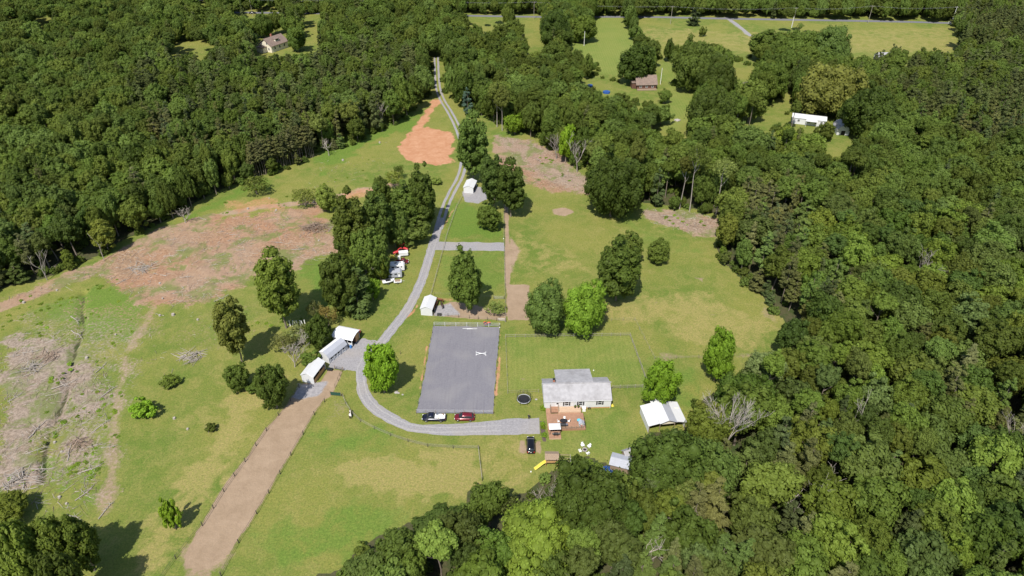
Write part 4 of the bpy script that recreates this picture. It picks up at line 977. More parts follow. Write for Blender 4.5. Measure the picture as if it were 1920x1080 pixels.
LG = [(120,722,35,1.1),(140,600,-40,1.),(145,628,-35,1.2),(60,660,15,.9),(100,500,70,.8),(190,800,60,1.),(70,806,80,1.1),(170,880,30,1.),(45,918,5,1.1),(200,957,75,.9),(140,970,-20,.8),(160,925,60,.9),(60,700,40,.8),(100,640,25,.8),(230,528,50,.8),(25,668,10,.8),(190,690,75,.8),(205,735,60,.9),(180,836,15,.8),(205,838,8,.7),(320,480,10,.9),(450,470,0,.8),(480,505,30,.7),(560,468,5,.9),(520,455,170,.8),(300,515,160,1.),(260,505,20,.8),(340,470,5,.7),(415,560,45,.9),(300,590,160,.6),(350,520,5,.8),(590,470,120,.7),(440,440,5,.7),(620,430,80,.8),(130,850,110,1.),(30,745,60,.8),(80,880,0,1.),(70,845,30,.9),(545,610,60,.5),(1010,300,120,.7),(1060,330,20,.7),(1040,310,60,.6),(1300,410,10,.8),(1250,405,170,.8),(1330,425,30,.6),(380,410,150,.8),(415,435,20,.6)]
LOGS, STUMPS = [], []
GL = [(150,560,'the stream gully head'),(135,690,'the middle of the gully'),(85,860,'the lower gully end'),(95,668,'the stump and root heap'),(60,690,'the lower left branch heap'),(150,830,'the broken limb heap'),(590,428,'the large branch heap'),(265,505,'the flat pale branch heap'),(268,765,'the lone round shrub'),(1060,310,'the upper brush slope'),(1300,420,'the right brush patch'),(360,668,'the bush side branch heap'),(35,900,'the grey brush heap'),(420,440,'the clearing centre'),(700,260,'the clearing top'),(395,795,'the patchy weed clump'),(200,930,'the corner tree shadow'),(519,600,'the tall dark tree')]
def near_labels(L, noun):
    seen = {}; T_ = []
    for u_, v_, o in L:
        d, lx, ly, lm = min((math.hypot(u_ - a_, v_ - b_), a_, b_, c_) for a_, b_, c_ in GL)
        T_.append((d, ('above' if v_ < ly else 'below') if abs(v_ - ly) > abs(u_ - lx) else ('left of' if u_ < lx else 'right of'), lm, o))
    for d, rel, lm, o in sorted(T_, key=lambda t: t[0]):
        i_ = seen.get((rel, lm), 0); seen[(rel, lm)] = i_ + 1
        o['label'] = '%s, %s one %s %s' % (noun, ('nearest', 'second nearest', 'third nearest', 'fourth nearest', 'fifth nearest')[min(i_, 4)], rel, lm)
for i, (u_, v_, a_, s_) in enumerate(LG):
    p = g(u_, v_); o = link('fallen_log', logs[i % 4], None, p); o.rotation_euler = (0, 0, R(a_)); o.scale = (s_, s_, s_)
    where = 'left of the stream gully' if u_ < 120 else 'on the rough ground near the stream gully' if u_ < 260 else 'on the bare left clearing' if u_ < 700 else 'on the brush covered slope above the pasture'
    tag(o, 'x', 'log', 'fallen logs on the cleared land'); LOGS.append((u_, v_, o))
near_labels(LOGS, 'grey fallen tree trunk')
def pile(u_, v_, w_, h_, n_, label, seed):
    q = random.Random(seed); mb = MB(); c = g(u_, v_)
    for k in range(n_):
        ph = q.uniform(0, 6.28); rr = q.random() ** .6 * w_; x, y = c.x + rr * math.cos(ph), c.y + rr * math.sin(ph) * .7
        top = h_ * (1 - rr / w_); stick(q, mb, x, y, q.uniform(1.5, 4), q.uniform(.04, .12), q.uniform(.05, 1) * top + .05, .35, 4)
    return tag(mb.build('brush_pile', M['slash'] if seed % 2 else M['deadwood']), label, 'brush pile')
pile(590, 428, 5, 2.2, 210, 'large tangled heap of branches on the bare clearing', 1)
pile(360, 668, 3.2, 1.2, 80, 'heap of cut branches beside a bush in the rough field', 2)
pile(95, 668, 3, 1, 70, 'heap of stumps and roots left of the stream gully', 3)
pile(60, 690, 2.5, .9, 60, 'lower heap of branches at the far left', 4)
pile(265, 505, 4, .8, 90, 'flat heap of pale branches below the left wood', 6)
pile(150, 830, 3, 1, 60, 'heap of broken limbs beside the lower gully', 5)
pile(35, 900, 4, 1, 90, 'grey brush heap near the lower left trees', 8)
# stumps
st = MB(); st.tube((0, 0, -.1), (0, 0, .45), .42, .34, 9); stm = st.mesh('tree_stump', M['deadwood'])
for u_, v_ in ((300,532),(305,560),(217,628),(163,672),(325,591),(352,805),(327,785),(643,301),(712,268),(465,392),(505,372),(587,380),(518,395),(598,452),(103,830),(116,848),(112,933),(125,945),(371,600),(420,580),(300,592),(45,568),(107,545)):
    o = link('tree_stump', stm, None, g(u_, v_)); s_ = rnd.uniform(.7, 1.3); o.scale = (s_, s_, s_); o.rotation_euler = (0, 0, rnd.uniform(0, 6))
    tag(o, 'x', 'stump', 'tree stumps in the left clearing'); STUMPS.append((u_, v_, o))
near_labels(STUMPS, 'pale cut tree stump')
# ------------------------------------------------------------------ buildings
def frame3(A, B, C):
    a, b, c = g(*A), g(*B), g(*C); f = b - a; W = f.length; f.normalize(); pth = Vector((-f.y, f.x, 0)); L = (c - b).dot(pth)
    return (a + b) / 2 + pth * L / 2, math.atan2(f.y, f.x), W, L
def gable_roof(W, L, e, rdg, over=.25, th=.09, ax='y', skew=0):
    """ridge along local y (ax='y') or x; solid slab of two slopes"""
    if ax == 'x': W, L = L, W
    h = W / 2; s = (rdg - e) / h; x0 = h + over; z0 = e - s * over
    prof = [(-x0, z0), (skew, rdg), (x0, z0), (x0, z0 + th), (skew, rdg + th), (-x0, z0 + th)]
    mb = MB(); y0, y1 = -L / 2 - over, L / 2 + over
    vs_ = [(p[0], y, p[1]) for y in (y0, y1) for p in prof]
    if ax == 'x': vs_ = [(-v[1], v[0], v[2]) for v in vs_]
    mb.add(vs_, [(0, 1, 4, 5), (1, 2, 3, 4), (6, 11, 10, 7), (7, 10, 9, 8), (0, 6, 7, 1), (1, 7, 8, 2), (5, 4, 10, 11), (4, 3, 9, 10), (0, 5, 11, 6), (2, 8, 9, 3)])
    return mb
def gable_wall(W, y, e, rdg, th=.1, z0=0):
    prof = [(-W / 2, z0), (W / 2, z0), (W / 2, e), (0, rdg - .02), (-W / 2, e)]
    n = 5; vs_ = [(p[0], y - th / 2, p[1]) for p in prof] + [(p[0], y + th / 2, p[1]) for p in prof]
    return MB().add(vs_, [tuple(range(5)), tuple(range(5, 10))[::-1]] + [(i, 5 + i, 5 + (i + 1) % n, (i + 1) % n) for i in range(n)])
def window(par, x, y, z, w_, h_, face, shutters=False, frm=None, panes=2):
    """face: 'y-' front, 'x+' right ... ; pieces set proud of the wall"""
    e = MB(); gl = MB(); fr = MB(); t = .06
    def P(dx, dz, sx, sz, off, th, mb):
        if face[0] == 'y': s_ = -1 if face[1] == '-' else 1; mb.box((x + dx, y + s_ * off, z + dz), (sx, th, sz))
        else: s_ = -1 if face[1] == '-' else 1; mb.box((x + s_ * off, y + dx, z + dz), (th, sx, sz))
    for dx, dz, sx, sz in ((0, h_ / 2, w_ + .12, .09), (0, -h_ / 2, w_ + .12, .09), (-w_ / 2, 0, .09, h_ - .1), (w_ / 2, 0, .09, h_ - .1), (0, 0, w_ - .1, .05)): P(dx, dz, sx, sz, .03, .05, fr)
    o = fr.build('window', frm or M['white'], par)
    for dz in (-h_ / 4, h_ / 4): m_ = MB(); P(0, dz, w_ - .1, h_ / 2 - .1, .015, .02, m_); m_.build('pane', M['glass'], o)
    if shutters:
        for s_ in (-1, 1): m_ = MB(); P(s_ * (w_ / 2 + .24), 0, .32, h_ + .05, .025, .04, m_); m_.build('shutter', M['black'], par)
    return o
def run_in(A, B, C, eave, ridge, label, open_side='x+', kick=None, name='run_in_shed'):
    c, rz, W, L = frame3(A, B, C); e = empty(name, (c.x, c.y, 0), rz, label, 'shed')
    gable_roof(W, L, eave, ridge, .18).build('roof', M['whiterib'], e)
    gable_wall(W, -L / 2, eave, ridge).build('wall', M['siding'], e); gable_wall(W, L / 2, eave, ridge).build('wall', M['siding'], e)
    MB().box((-W / 2 + .05, 0, eave / 2), (.1, L - .1, eave)).build('wall', M['siding'], e)
    # open side: header, posts and kick boards
    x = W / 2 - .06
    MB().box((x, 0, eave - .14), (.1, L - .12, .26)).build('header_beam', M['white'], e)
    k = max(2, int(L / 2.4))
    for i in range(1, k): MB().box((x, -L / 2 + L * i / k, (eave - .27) / 2), (.12, .12, eave - .27)).build('post', M['tanwood'], e)
    if kick:
        MB().box((x - .02, -L * .02, kick / 2), (.06, L * .93, kick)).build('kick_board', M['tanwood'], e)
    MB().box((-.02, 0, .03), (W - .2, L - .2, .05)).build('floor', M['dark'], e)  # near-black floor, the shade under the roof put into its colour
    tm = MB()
    for y in (-L / 2 - .19, L / 2 + .19):
        for s_ in (-1, 1): tm.tube((s_ * (W / 2 + .18), y, eave - .1), (0, y, ridge + .06), .05, .05, 4)
    tm.build('trim', M['white'], e)
    return e
run_in((789.6,590.6), (811,592.2), (821,571), 2.5, 3.3, 'white gabled run-in shed with the horses standing at its open side')
run_in((869.6,361.6), (887.6,363), (892,349.5), 2.5, 3.3, 'small white run-in shed at the upper end of the grass strips')
run_in((567.6,715.5), (590,720), (616,692.5), 2.5, 3.4, 'lowest of the three barns, white gabled with tan boards along its open side', kick=1.25)
# the pale metal gambrel barn
c, rz, W, L = frame3((598,672.5), (618.5,682), (642,650.5)); e = empty('metal_barn', (c.x, c.y, 0), rz, 'pale grey metal barn with rounded roof and white framed stall doors, middle of three', 'barn')
hw = W / 2
prof = [(-hw - .12, 1.75), (-hw * .68, 2.75), (0, 3.25), (hw * .68, 2.75), (hw + .12, 1.75)]
for i in range(4):
    a, b = prof[i], prof[i + 1]; y0, y1 = -L / 2 - .1, L / 2 + .1
    MB().add([(a[0], y0, a[1]), (b[0], y0, b[1]), (b[0], y1, b[1]), (a[0], y1, a[1]), (a[0], y0, a[1] + .07), (b[0], y0, b[1] + .07), (b[0], y1, b[1] + .07), (a[0], y1, a[1] + .07)],
             [(0, 3, 2, 1), (4, 5, 6, 7), (0, 1, 5, 4), (2, 3, 7, 6), (1, 2, 6, 5), (3, 0, 4, 7)]).build('roof_panel', M['greyrib' if i != 1 else 'white'], e)  # one upper panel in a lighter tone than the other three
pf = [(-hw, 0), (hw, 0), (hw, 1.8), (hw * .67, 2.72), (0, 3.2), (-hw * .67, 2.72), (-hw, 1.8)]
for y in (-L / 2, L / 2):
    vs_ = [(p[0], y - .05, p[1]) for p in pf] + [(p[0], y + .05, p[1]) for p in pf]
    MB().add(vs_, [tuple(range(7)), tuple(range(7, 14))[::-1]] + [(i, 7 + i, 7 + (i + 1) % 7, (i + 1) % 7) for i in range(7)]).build('wall', M['siding'], e)
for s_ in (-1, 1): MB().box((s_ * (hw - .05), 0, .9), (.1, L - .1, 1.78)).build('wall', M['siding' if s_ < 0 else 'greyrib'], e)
for k, t in enumerate((-.36, -.14, 0.02, .30)):
    y = t * L; d = MB()
    for dy in (-.5, .5): d.box((hw + .03, y + dy, .88), (.06, .12, 1.6))
    for z in (.12, .95, 1.66): d.box((hw + .03, y, z), (.06, .88, .1))
    o = d.build('stall_door', M['white'], e); MB().box((hw + .012, y, 1.3), (.02, .85, .56)).build('opening', M['dark'], o)  # dark panel on a solid wall, painted as the shade behind an opening
# curved roof shelter
c, rz, W, L = frame3((628,643.5), (661.5,650.5), (673,633)); e = empty('curved_roof_barn', (c.x, c.y, 0), rz, 'open sided barn under a curved white roof, uppermost of the three', 'barn')
n_ = 10; pr = []
for k in range(n_ + 1):
    t = -1 + 2 * k / n_; pr.append((t * (L / 2 + .45), 2.15 + 1.15 * math.sqrt(max(0, 1 - (t * .93) ** 2))))
pr2 = [(p[0], p[1] + .08) for p in pr][::-1]
MB().extr(pr + pr2, -W / 2 - .5, W / 2 + .5).build('roof', M['white'], e)
MB().box((0, -L / 2, .62), (W, .1, 1.24)).build('wall', M['siding'], e)
MB().box((0, L / 2, 1.1), (W, .1, 2.2)).build('wall', M['siding'], e)
MB().box((-W / 2 + .05, 0, 1.1), (.1, L - .12, 2.2)).build('wall', M['siding'], e)
for k in range(5): MB().box((-W / 2 + .06 + (W - .12) * k / 4, -L / 2, 1.85), (.12, .12, 1.2)).build('post', M['white'], e)
MB().box((W / 2 - .06, L * .22, 1.15), (.1, L * .42, 2.3)).build('side_panel', M['tanwood'], e)
MB().box((0, 0, .03), (W - .2, L - .2, .05)).build('floor', M['dark'], e)  # floor painted near black for the shade inside the barn
MB().box((0, 0, 1.2), (W - .25, .06, 2.3)).build('partition', M['logwall'], e)

# main house
a = g(1020, 767); b = g(1145, 766.2); W = (b - a).length; rz = R(2.2); L = 8.0
cen = (a + b) / 2 + Vector((-math.sin(rz), math.cos(rz), 0)) * L / 2
H_ = empty('house', (cen.x, cen.y, 0), rz, 'long white single storey house with weathered pale grey roof and a deck', 'house')
EH, RH = 2.95, 4.95
MB().box((0, 0, .22), (W - .1, L - .1, .44)).build('foundation', M['tanwood'], H_)
for y, s_ in ((-L / 2 + .06, -1), (L / 2 - .06, 1)): MB().box((0, y, (EH + .44) / 2), (W, .12, EH - .44)).build('wall', M['siding'], H_)
for s_ in (-1, 1):
    x = s_ * (W / 2 - .07); pf = [(-L / 2 + .13, .44), (L / 2 - .13, .44), (L / 2 - .13, EH), (0, RH - .1), (-L / 2 + .13, EH)]
    MB().extr(pf, x - .06, x + .06).build('wall', M['siding'], H_)
rf = gable_roof(W, L, EH, RH, .16, .11, 'x').build('roof', M['greyroof'], H_)
MB().box((0, 0, RH + .14), (W + .8, .3, .05)).build('ridge_cap', M['greyroof'], rf)
# rear wing with low roof rising to the ridge
x0, x1 = -W / 2 + 3.6, W / 2 - 4.4; yb = L / 2 + 2.6
MB().box(((x0 + x1) / 2, (L / 2 + yb) / 2, 1.6), (x1 - x0, yb - L / 2 - .02, 3.2)).build('rear_wing', M['siding'], H_)
zr = lambda y: RH + .16 + (y - .15) * (3.42 - RH - .16) / (yb + .3 - .15)
MB().add([(x0 - .3, .15, zr(.15)), (x1 + .3, .15, zr(.15)), (x1 + .3, yb + .3, zr(yb + .3)), (x0 - .3, yb + .3, zr(yb + .3))] + [(x0 - .3, .15, zr(.15) + .12), (x1 + .3, .15, zr(.15) + .12), (x1 + .3, yb + .3, zr(yb + .3) + .12), (x0 - .3, yb + .3, zr(yb + .3) + .12)],
         [(0, 3, 2, 1), (4, 5, 6, 7), (0, 1, 5, 4), (1, 2, 6, 5), (2, 3, 7, 6), (3, 0, 4, 7)]).build('wing_roof', M['greyroof'], H_)
for s_, x in ((-1, x0), (1, x1)):
    MB().add([(x, .3, 4.8 - .15), (x, L / 2 - .01, EH + .1), (x, L / 2 - .01, zr(L / 2)), (x, .3, zr(.3)), (x + .08 * s_, .3, 4.65), (x + .08 * s_, L / 2 - .01, EH + .1), (x + .08 * s_, L / 2 - .01, zr(L / 2)), (x + .08 * s_, .3, zr(.3))],
             [(0, 1, 2, 3), (4, 7, 6, 5), (0, 4, 5, 1), (1, 5, 6, 2), (2, 6, 7, 3), (3, 7, 4, 0)]).build('wing_cheek', M['siding'], H_)
ch_ = MB().box((x0 + .1 - .9, 1.4, 4.6), (.5, .5, 1.3)).build('chimney', M['brick'], H_); MB().box((x0 - .8, 1.4, 5.3), (.62, .62, .1)).build('chimney_cap', M['black'], ch_)
fy = -L / 2
for x in (-W / 2 + 5.6, -W / 2 + 9.1, -W / 2 + 13.9): window(H_, x, fy, 1.95, 1.0, 1.35, 'y-', True)
dr = MB().box((-W / 2 + 3.3, fy - .04, 1.55), (1.0, .07, 2.0)).build('door', M['white'], H_)
MB().box((-W / 2 + 3.3, fy - .085, 2.1), (.55, .02, .5)).build('pane', M['glass'], dr); MB().box((-W / 2 + 3.7, fy - .1, 1.5), (.06, .06, .12)).build('handle', M['rustrail'], dr)
MB().tube((W / 2 - .15, fy - .08, 0), (W / 2 - .15, fy - .08, EH - .1), .05, .05, 6).build('downpipe', M['white'], H_)
gt = MB()
gt.tube((-W / 2 - .15, fy - .22, EH - .10), (W / 2 + .15, fy - .22, EH - .10), .055, .07, 6); gt.build('gutter', M['white'], H_)
def HL(x, y, z=0):  # house frame to world
    return Vector((cen.x + x * math.cos(rz) - y * math.sin(rz), cen.y + x * math.sin(rz) + y * math.cos(rz), z))
# deck, a thing that stands against the house
D = empty('deck', HL(0, 0), rz, 'brown stained wooden deck with steps in front of the white house', 'deck')
dx0, dx1 = -W / 2 + .35, -W / 2 + 9.5; dy1 = fy - .1; dy0 = fy - 7.3; DZ = .62
nb = 30
for k in range(nb):
    w_b = (dy1 - 1.9 - dy0) / nb; MB().box(((dx0 + dx1) / 2, dy0 + w_b * (k + .5), DZ - .02 + .004 * (k % 3)), (dx1 - dx0, w_b - .015, .05)).build('board', M['deck'], D)
MB().box(((dx0 + dx1) / 2, dy0 + .1, DZ / 2 - .05), (dx1 - dx0, .06, DZ - .1)).build('skirt', M['deck'], D)
MB().box((dx1 - .1, (dy0 + dy1) / 2 - 1, DZ / 2 - .05), (.06, dy1 - dy0 - 2, DZ - .1)).build('skirt', M['deck'], D)
MB().box(((dx0 + 2.9 + dx1 - .6) / 2 + .1, fy - 1.05, 1.0), (dx1 - dx0 - 3.5, 1.85, .1)).build('landing', M['lightdeck'], D)
MB().box(((dx0 + 2.9 + dx1 - .6) / 2 + .1, fy - 1.98, .79), (dx1 - dx0 - 3.5, .05, .32)).build('landing_front', M['lightdeck'], D)
MB().box((dx0 + .55, fy - 1.05, DZ), (1.1, 1.85, .05)).build('board', M['deck'], D)
for k in range(4): MB().box((dx0 + 2.1, fy - .25 - .42 * k, 1.1 - .12 * k - .05), (1.9, .42, .1)).build('step', M['deck'], D)
for x in (dx0 + 1.12, dx0 + 3.1):
    r_ = MB(); r_.box((x, fy - .2, 1.5), (.08, .08, 1.1)); r_.box((x, fy - 1.9, 1.1), (.08, .08, 1.1)); r_.tube((x, fy - .2, 2.05), (x, fy - 1.9, 1.65), .05, .05, 4)
    for k in range(7): t = (k + .5) / 7; r_.box((x, fy - .2 - 1.7 * t, 1.55 - .4 * t), (.035, .035, .85))
    r_.build('railing', M['wood'], D)
r_ = MB()
for x in np.arange(dx0 + 3.3, dx1 - .2, 1.2): r_.box((x, dy0 + .05, DZ + .45), (.08, .08, .9))
for z in (.3, .55, .85): r_.box(((dx0 + 3.3 + dx1) / 2 - .3, dy0 + .05, DZ + z), (dx1 - dx0 - 3.6, .05, .06))
r_.build('railing', M['wood'], D)
r_ = MB()
for y in (dy0 + .3, dy0 + 1.8, dy0 + 3.3): r_.box((dx1 - .02, y, DZ + .4), (.07, .07, .8))
for z in (.35, .75): r_.box((dx1 - .02, dy0 + 1.8, DZ + z), (.04, 3.1, .05))
r_.build('railing', M['black'], D)
ey0, ey1, ex0, ex1 = dy0 - 2.6, dy0 - .02, dx0 + .1, dx0 + 3.0
for k in range(10): MB().box(((ex0 + ex1) / 2, ey0 + .26 * (k + .5), .32), (ex1 - ex0, .25, .05)).build('board', M['deck'], D)
MB().box(((ex0 + ex1) / 2, ey0 - .03, .18), (ex1 - ex0, .05, .34)).build('skirt', M['lightdeck'], D)
# canopy over the grill corner
cp = empty('grill_canopy', HL((ex0 + ex1) / 2, dy0 - .55, .36), rz, 'small canopy with white top on posts at the lower deck corner', 'canopy')
for sx in (-1.2, 1.2):
    for sy in (-.85, .85): MB().tube((sx, sy, 0), (sx, sy, 1.95), .045, .045, 6).build('post', M['black'], cp)
MB().add([(-1.4, -1, 1.9), (1.4, -1, 1.9), (1.4, 1, 1.9), (-1.4, 1, 1.9), (-.9, 0, 2.25), (.9, 0, 2.25)], [(0, 1, 5, 4), (1, 2, 5), (2, 3, 4, 5), (3, 0, 4), (0, 3, 2, 1)]).build('top', M['white'], cp)
# barbecues, table, small goods on the deck
def grill(x, y, z, label, rot=0, s=1):
    e = empty('barbecue', HL(x, y, z), rz + rot, label, 'barbecue')
    mb = MB()
    for sx in (-.5, .5):
        for sy in (-.25, .25): mb.box((sx * s, sy * s, .4 * s), (.05, .05, .8 * s))
    mb.build('stand', M['black'], e); MB().box((0, 0, .85 * s), (1.15 * s, .6 * s, .28 * s)).build('firebox', M['black'], e)
    lid = MB(); lid.extr([(math.cos(t) * .32 * s, .99 * s + math.sin(t) * .26 * s) for t in np.linspace(0, math.pi, 9)], -.57 * s, .57 * s); l_ = lid.build('lid', M['black'], e)
    MB().tube((-.4 * s, -.36 * s, 1.1 * s), (.4 * s, -.36 * s, 1.1 * s), .02, .02, 5).build('handle', M['rim'], l_)
    for sx in (-.8, .8): MB().box((sx * s, 0, .95 * s), (.42 * s, .5 * s, .04)).build('side_shelf', M['rim'], e)
grill(dx0 + 3.65, dy0 + .55, DZ, 'black lidded barbecue at the front edge of the deck', 0, 1.15)
grill((ex0 + ex1) / 2 + .2, ey0 + .75, .36, 'black barbecue in front of the white canopy', 0, .9)
t_ = empty('patio_table', HL(dx0 + 4.0, dy0 + 2.2, DZ + .03), rz, 'dark oval patio table in the middle of the deck', 'table')
pl = [(math.cos(k * math.pi / 8) * .95, math.sin(k * math.pi / 8) * .6) for k in range(16)]
MB().prism(pl, .68, .73).build('tabletop', M['black'], t_)
for sx in (-.55, .55):
    for sy in (-.3, .3): MB().tube((sx, sy, 0), (sx * .9, sy * .9, .68), .03, .03, 6).build('leg', M['black'], t_)
def patio_chair(x, y, rot, label):
    e = empty('patio_chair', HL(x, y, DZ + .03), rz + rot, label, 'chair', 'chairs round the patio table')
    MB().box((0, 0, .42), (.48, .46, .05)).build('seat', M['chair'], e); MB().box((0, .24, .72), (.48, .05, .55), rx=-.2).build('backrest', M['chair'], e)
    for sx in (-.2, .2):
        for sy in (-.2, .2): MB().box((sx, sy, .2), (.04, .04, .4)).build('leg', M['chair'], e)
patio_chair(dx0 + 2.75, dy0 + 2.2, R(90), 'white patio chair at the left end of the oval table')
patio_chair(dx0 + 5.25, dy0 + 2.2, R(-90), 'white patio chair at the right end of the oval table')
patio_chair(dx0 + 3.7, dy0 + 1.35, R(180), 'white patio chair at the near side of the oval table')
patio_chair(dx0 + 4.3, dy0 + 3.0, 0, 'white patio chair at the far side of the oval table')
e = empty('playhouse', HL(dx1 - .95, dy0 + 1.0, DZ + .03), rz, 'toy playhouse with grey roof and pink front at the deck corner', 'playhouse')
MB().box((0, 0, .5), (1.15, 1.0, 1.0)).build('wall', M['chair'], e)
gable_roof(1.15, 1.0, 1.0, 1.45, .12, .05).build('roof', M['greyrib'], e); gable_wall(1.13, -.47, 1.0, 1.43, .06).build('gable', M['chair'], e)
M['pink'] = mat('dusty_pink_plastic', (.45, .15, .14), .5, var=.1); MB().box((0, -.51, .38), (.42, .03, .7)).build('door', M['pink'], e)
pool = MB(); pool.tube((0, 0, 0), (0, 0, .22), .42, .5, 16); pool.build('basin', M['teal']); 
o = bpy.data.objects['basin']; o.name = 'water_table'; o.location = HL(dx1 - 1.4, dy0 + 2.3, DZ + .4); tag(o, 'turquoise round play basin behind the toy playhouse', 'play basin')
MBt = MB().tube((0, 0, 0), (0, 0, .4), .1, .1, 8); MBt.build('stand', M['teal'], o, (0, 0, -.4))
# things along the house wall
for x, l_, m_ in ((-W / 2 + 9.9, 'white storage bin standing at the house wall beside the deck', 'chair'),):
    e = empty('storage_bin', HL(x, fy - .7), rz, l_, 'bin'); MB().box((0, 0, .5), (.8, .7, 1.0)).build('body', M[m_], e); MB().box((0, 0, 1.05), (.86, .76, .08)).build('lid', M[m_], e)
for x, l_ in ((-W / 2 + 7.7, 'left one of two dark planters on the pale landing'), (-W / 2 + 8.5, 'right one of two dark planters on the pale landing')):
    e = empty('planter', HL(x, fy - .55, 1.05), rz, l_, 'planter'); MB().tube((0, 0, 0), (0, 0, .35), .22, .3, 12).build('pot', M['black'], e)
    c_ = link('plant', KIND['shrub'][0][2], e, (0, 0, .5)); c_.scale = (.16, .16, .16)
e = MB(); 
for k in range(16): a0, a1 = k * math.pi / 8, (k + 1) * math.pi / 8; e.tube((math.cos(a0) * .34, 0, .36 + math.sin(a0) * .34), (math.cos(a1) * .34, 0, .36 + math.sin(a1) * .34), .07, .07, 6)
o = e.build('hose_reel', M['black'], None, HL(-W / 2 + 11.3, fy - .3)); tag(o, 'dark coiled hose hanging at the white house wall', 'hose')
o = MB().tube((0, 0, 0), (0, 0, .5), .45, .1, 10).build('yellow_toy', M['yellow'], None, HL(W / 2 + .6, fy + .8)); tag(o, 'yellow plastic toy beside the right end of the house', 'toy')
for u_, v_, s_, l_ in ((1018, 768, .9, 'rounded shrub at the left front corner of the house'), (1017, 797, .7, 'bright bush in the bed left of the deck, nearest the gravel'), (1018, 803, .7, 'second bright bush in the bed left of the deck'), (1020, 818, .8, 'lowest bush of the bed left of the deck')):
    p = g(u_, v_); e = empty('shrub', p, 0, l_, 'shrub'); c_ = link('crown', KIND['shrub'][1][2], e, (0, 0, s_ * .6)); c_.scale = (s_ * .5,) * 3; c_.color = (*BR, 1)
M['mulch'] = mat('dark_mulch', (.09, .065, .055), .95, var=.3)
mb_ = MB(); pts = [g(*p) for p in ((1012,790),(1021,790),(1024,828),(1018,828),(1014,812))]
mb_.add([(p.x, p.y, .03) for p in pts], [tuple(range(5))]); tag(mb_.build('mulch_bed', M['mulch']), kind='structure')

# white metal shed on the right (central gable, a lean-to on each side)
p0 = g(1216, 800, 2.2); p1 = g(1288, 792, 2.2); rzs = math.atan2((p1 - p0).y, (p1 - p0).x); p2 = g(1210, 762, 2.3)
Ws = (p1 - p0).length; cs_ = (p0 + p1) / 2 + Vector((-math.sin(rzs), math.cos(rzs), 0)) * 3.5
e = empty('metal_shed', (cs_.x, cs_.y, 0), rzs, 'white metal shed with a raised centre gable and low wings beside the right wood', 'shed')
Ls = 7.0; cw = Ws * .19
for s_ in (-1, 1):
    nm = M['whiterib']
    xa, xb = s_ * cw, s_ * Ws / 2
    MB().add([(xa, -Ls / 2, 2.85), (xb, -Ls / 2, 2.2), (xb, Ls / 2, 2.2), (xa, Ls / 2, 2.85), (xa, -Ls / 2, 2.93), (xb, -Ls / 2, 2.28), (xb, Ls / 2, 2.28), (xa, Ls / 2, 2.93)], [(0, 1, 2, 3), (4, 7, 6, 5), (0, 4, 5, 1), (1, 5, 6, 2), (2, 6, 7, 3), (3, 7, 4, 0)]).build('wing_roof', M['whiterib'], e)
    MB().add([(0, -Ls / 2 - .4, 3.9), (xa * 1.18, -Ls / 2 - .4, 3.0), (xa * 1.18, Ls / 2 + .5, 3.0), (0, Ls / 2 + .5, 3.9), (0, -Ls / 2 - .4, 3.98), (xa * 1.18, -Ls / 2 - .4, 3.08), (xa * 1.18, Ls / 2 + .5, 3.08), (0, Ls / 2 + .5, 3.98)], [(0, 1, 2, 3), (4, 7, 6, 5), (0, 4, 5, 1), (1, 5, 6, 2), (2, 6, 7, 3), (3, 7, 4, 0)]).build('gable_roof', M['whiterib'] if s_ < 0 else M['greyrib'], e)  # slope turned from the sun is greyer, its shade put into the colour
    MB().box((s_ * (Ws / 2 - .2), 0, 1.08), (.1, Ls - .3, 2.16)).build('wall', M['siding'], e)
    MB().box((s_ * (cw + Ws / 2 - .2) / 2, Ls / 2 - .2, 1.1), (Ws / 2 - cw - .2, .1, 2.1)).build('wall', M['siding'], e)
    MB().box((s_ * (Ws / 2 - .25), -Ls / 2 + .2, 1.08), (.14, .14, 2.16)).build('post', M['wood'], e)
    MB().box((s_ * cw, -Ls / 2 + .2, 1.4), (.14, .14, 2.8)).build('post', M['wood'], e)
MB().extr([(0, 0)], 0, 0) if False else None
gw = MB(); gw.add([(-cw * 1.05, -Ls / 2 + .1, 2.3), (cw * 1.05, -Ls / 2 + .1, 2.3), (cw * 1.05, -Ls / 2 + .1, 3.05), (0, -Ls / 2 + .1, 3.86), (-cw * 1.05, -Ls / 2 + .1, 3.05), (-cw * 1.05, -Ls / 2 + .18, 2.3), (cw * 1.05, -Ls / 2 + .18, 2.3), (cw * 1.05, -Ls / 2 + .18, 3.05), (0, -Ls / 2 + .18, 3.86), (-cw * 1.05, -Ls / 2 + .18, 3.05)],
       [(0, 1, 2, 3, 4), (9, 8, 7, 6, 5), (0, 5, 6, 1), (1, 6, 7, 2), (2, 7, 8, 3), (3, 8, 9, 4), (4, 9, 5, 0)]); gw.build('gable', M['cream'], e)
MB().box((0, 1.2, 1.35), (Ws - 1, .1, 2.6)).build('inner_wall', M['cream'], e)
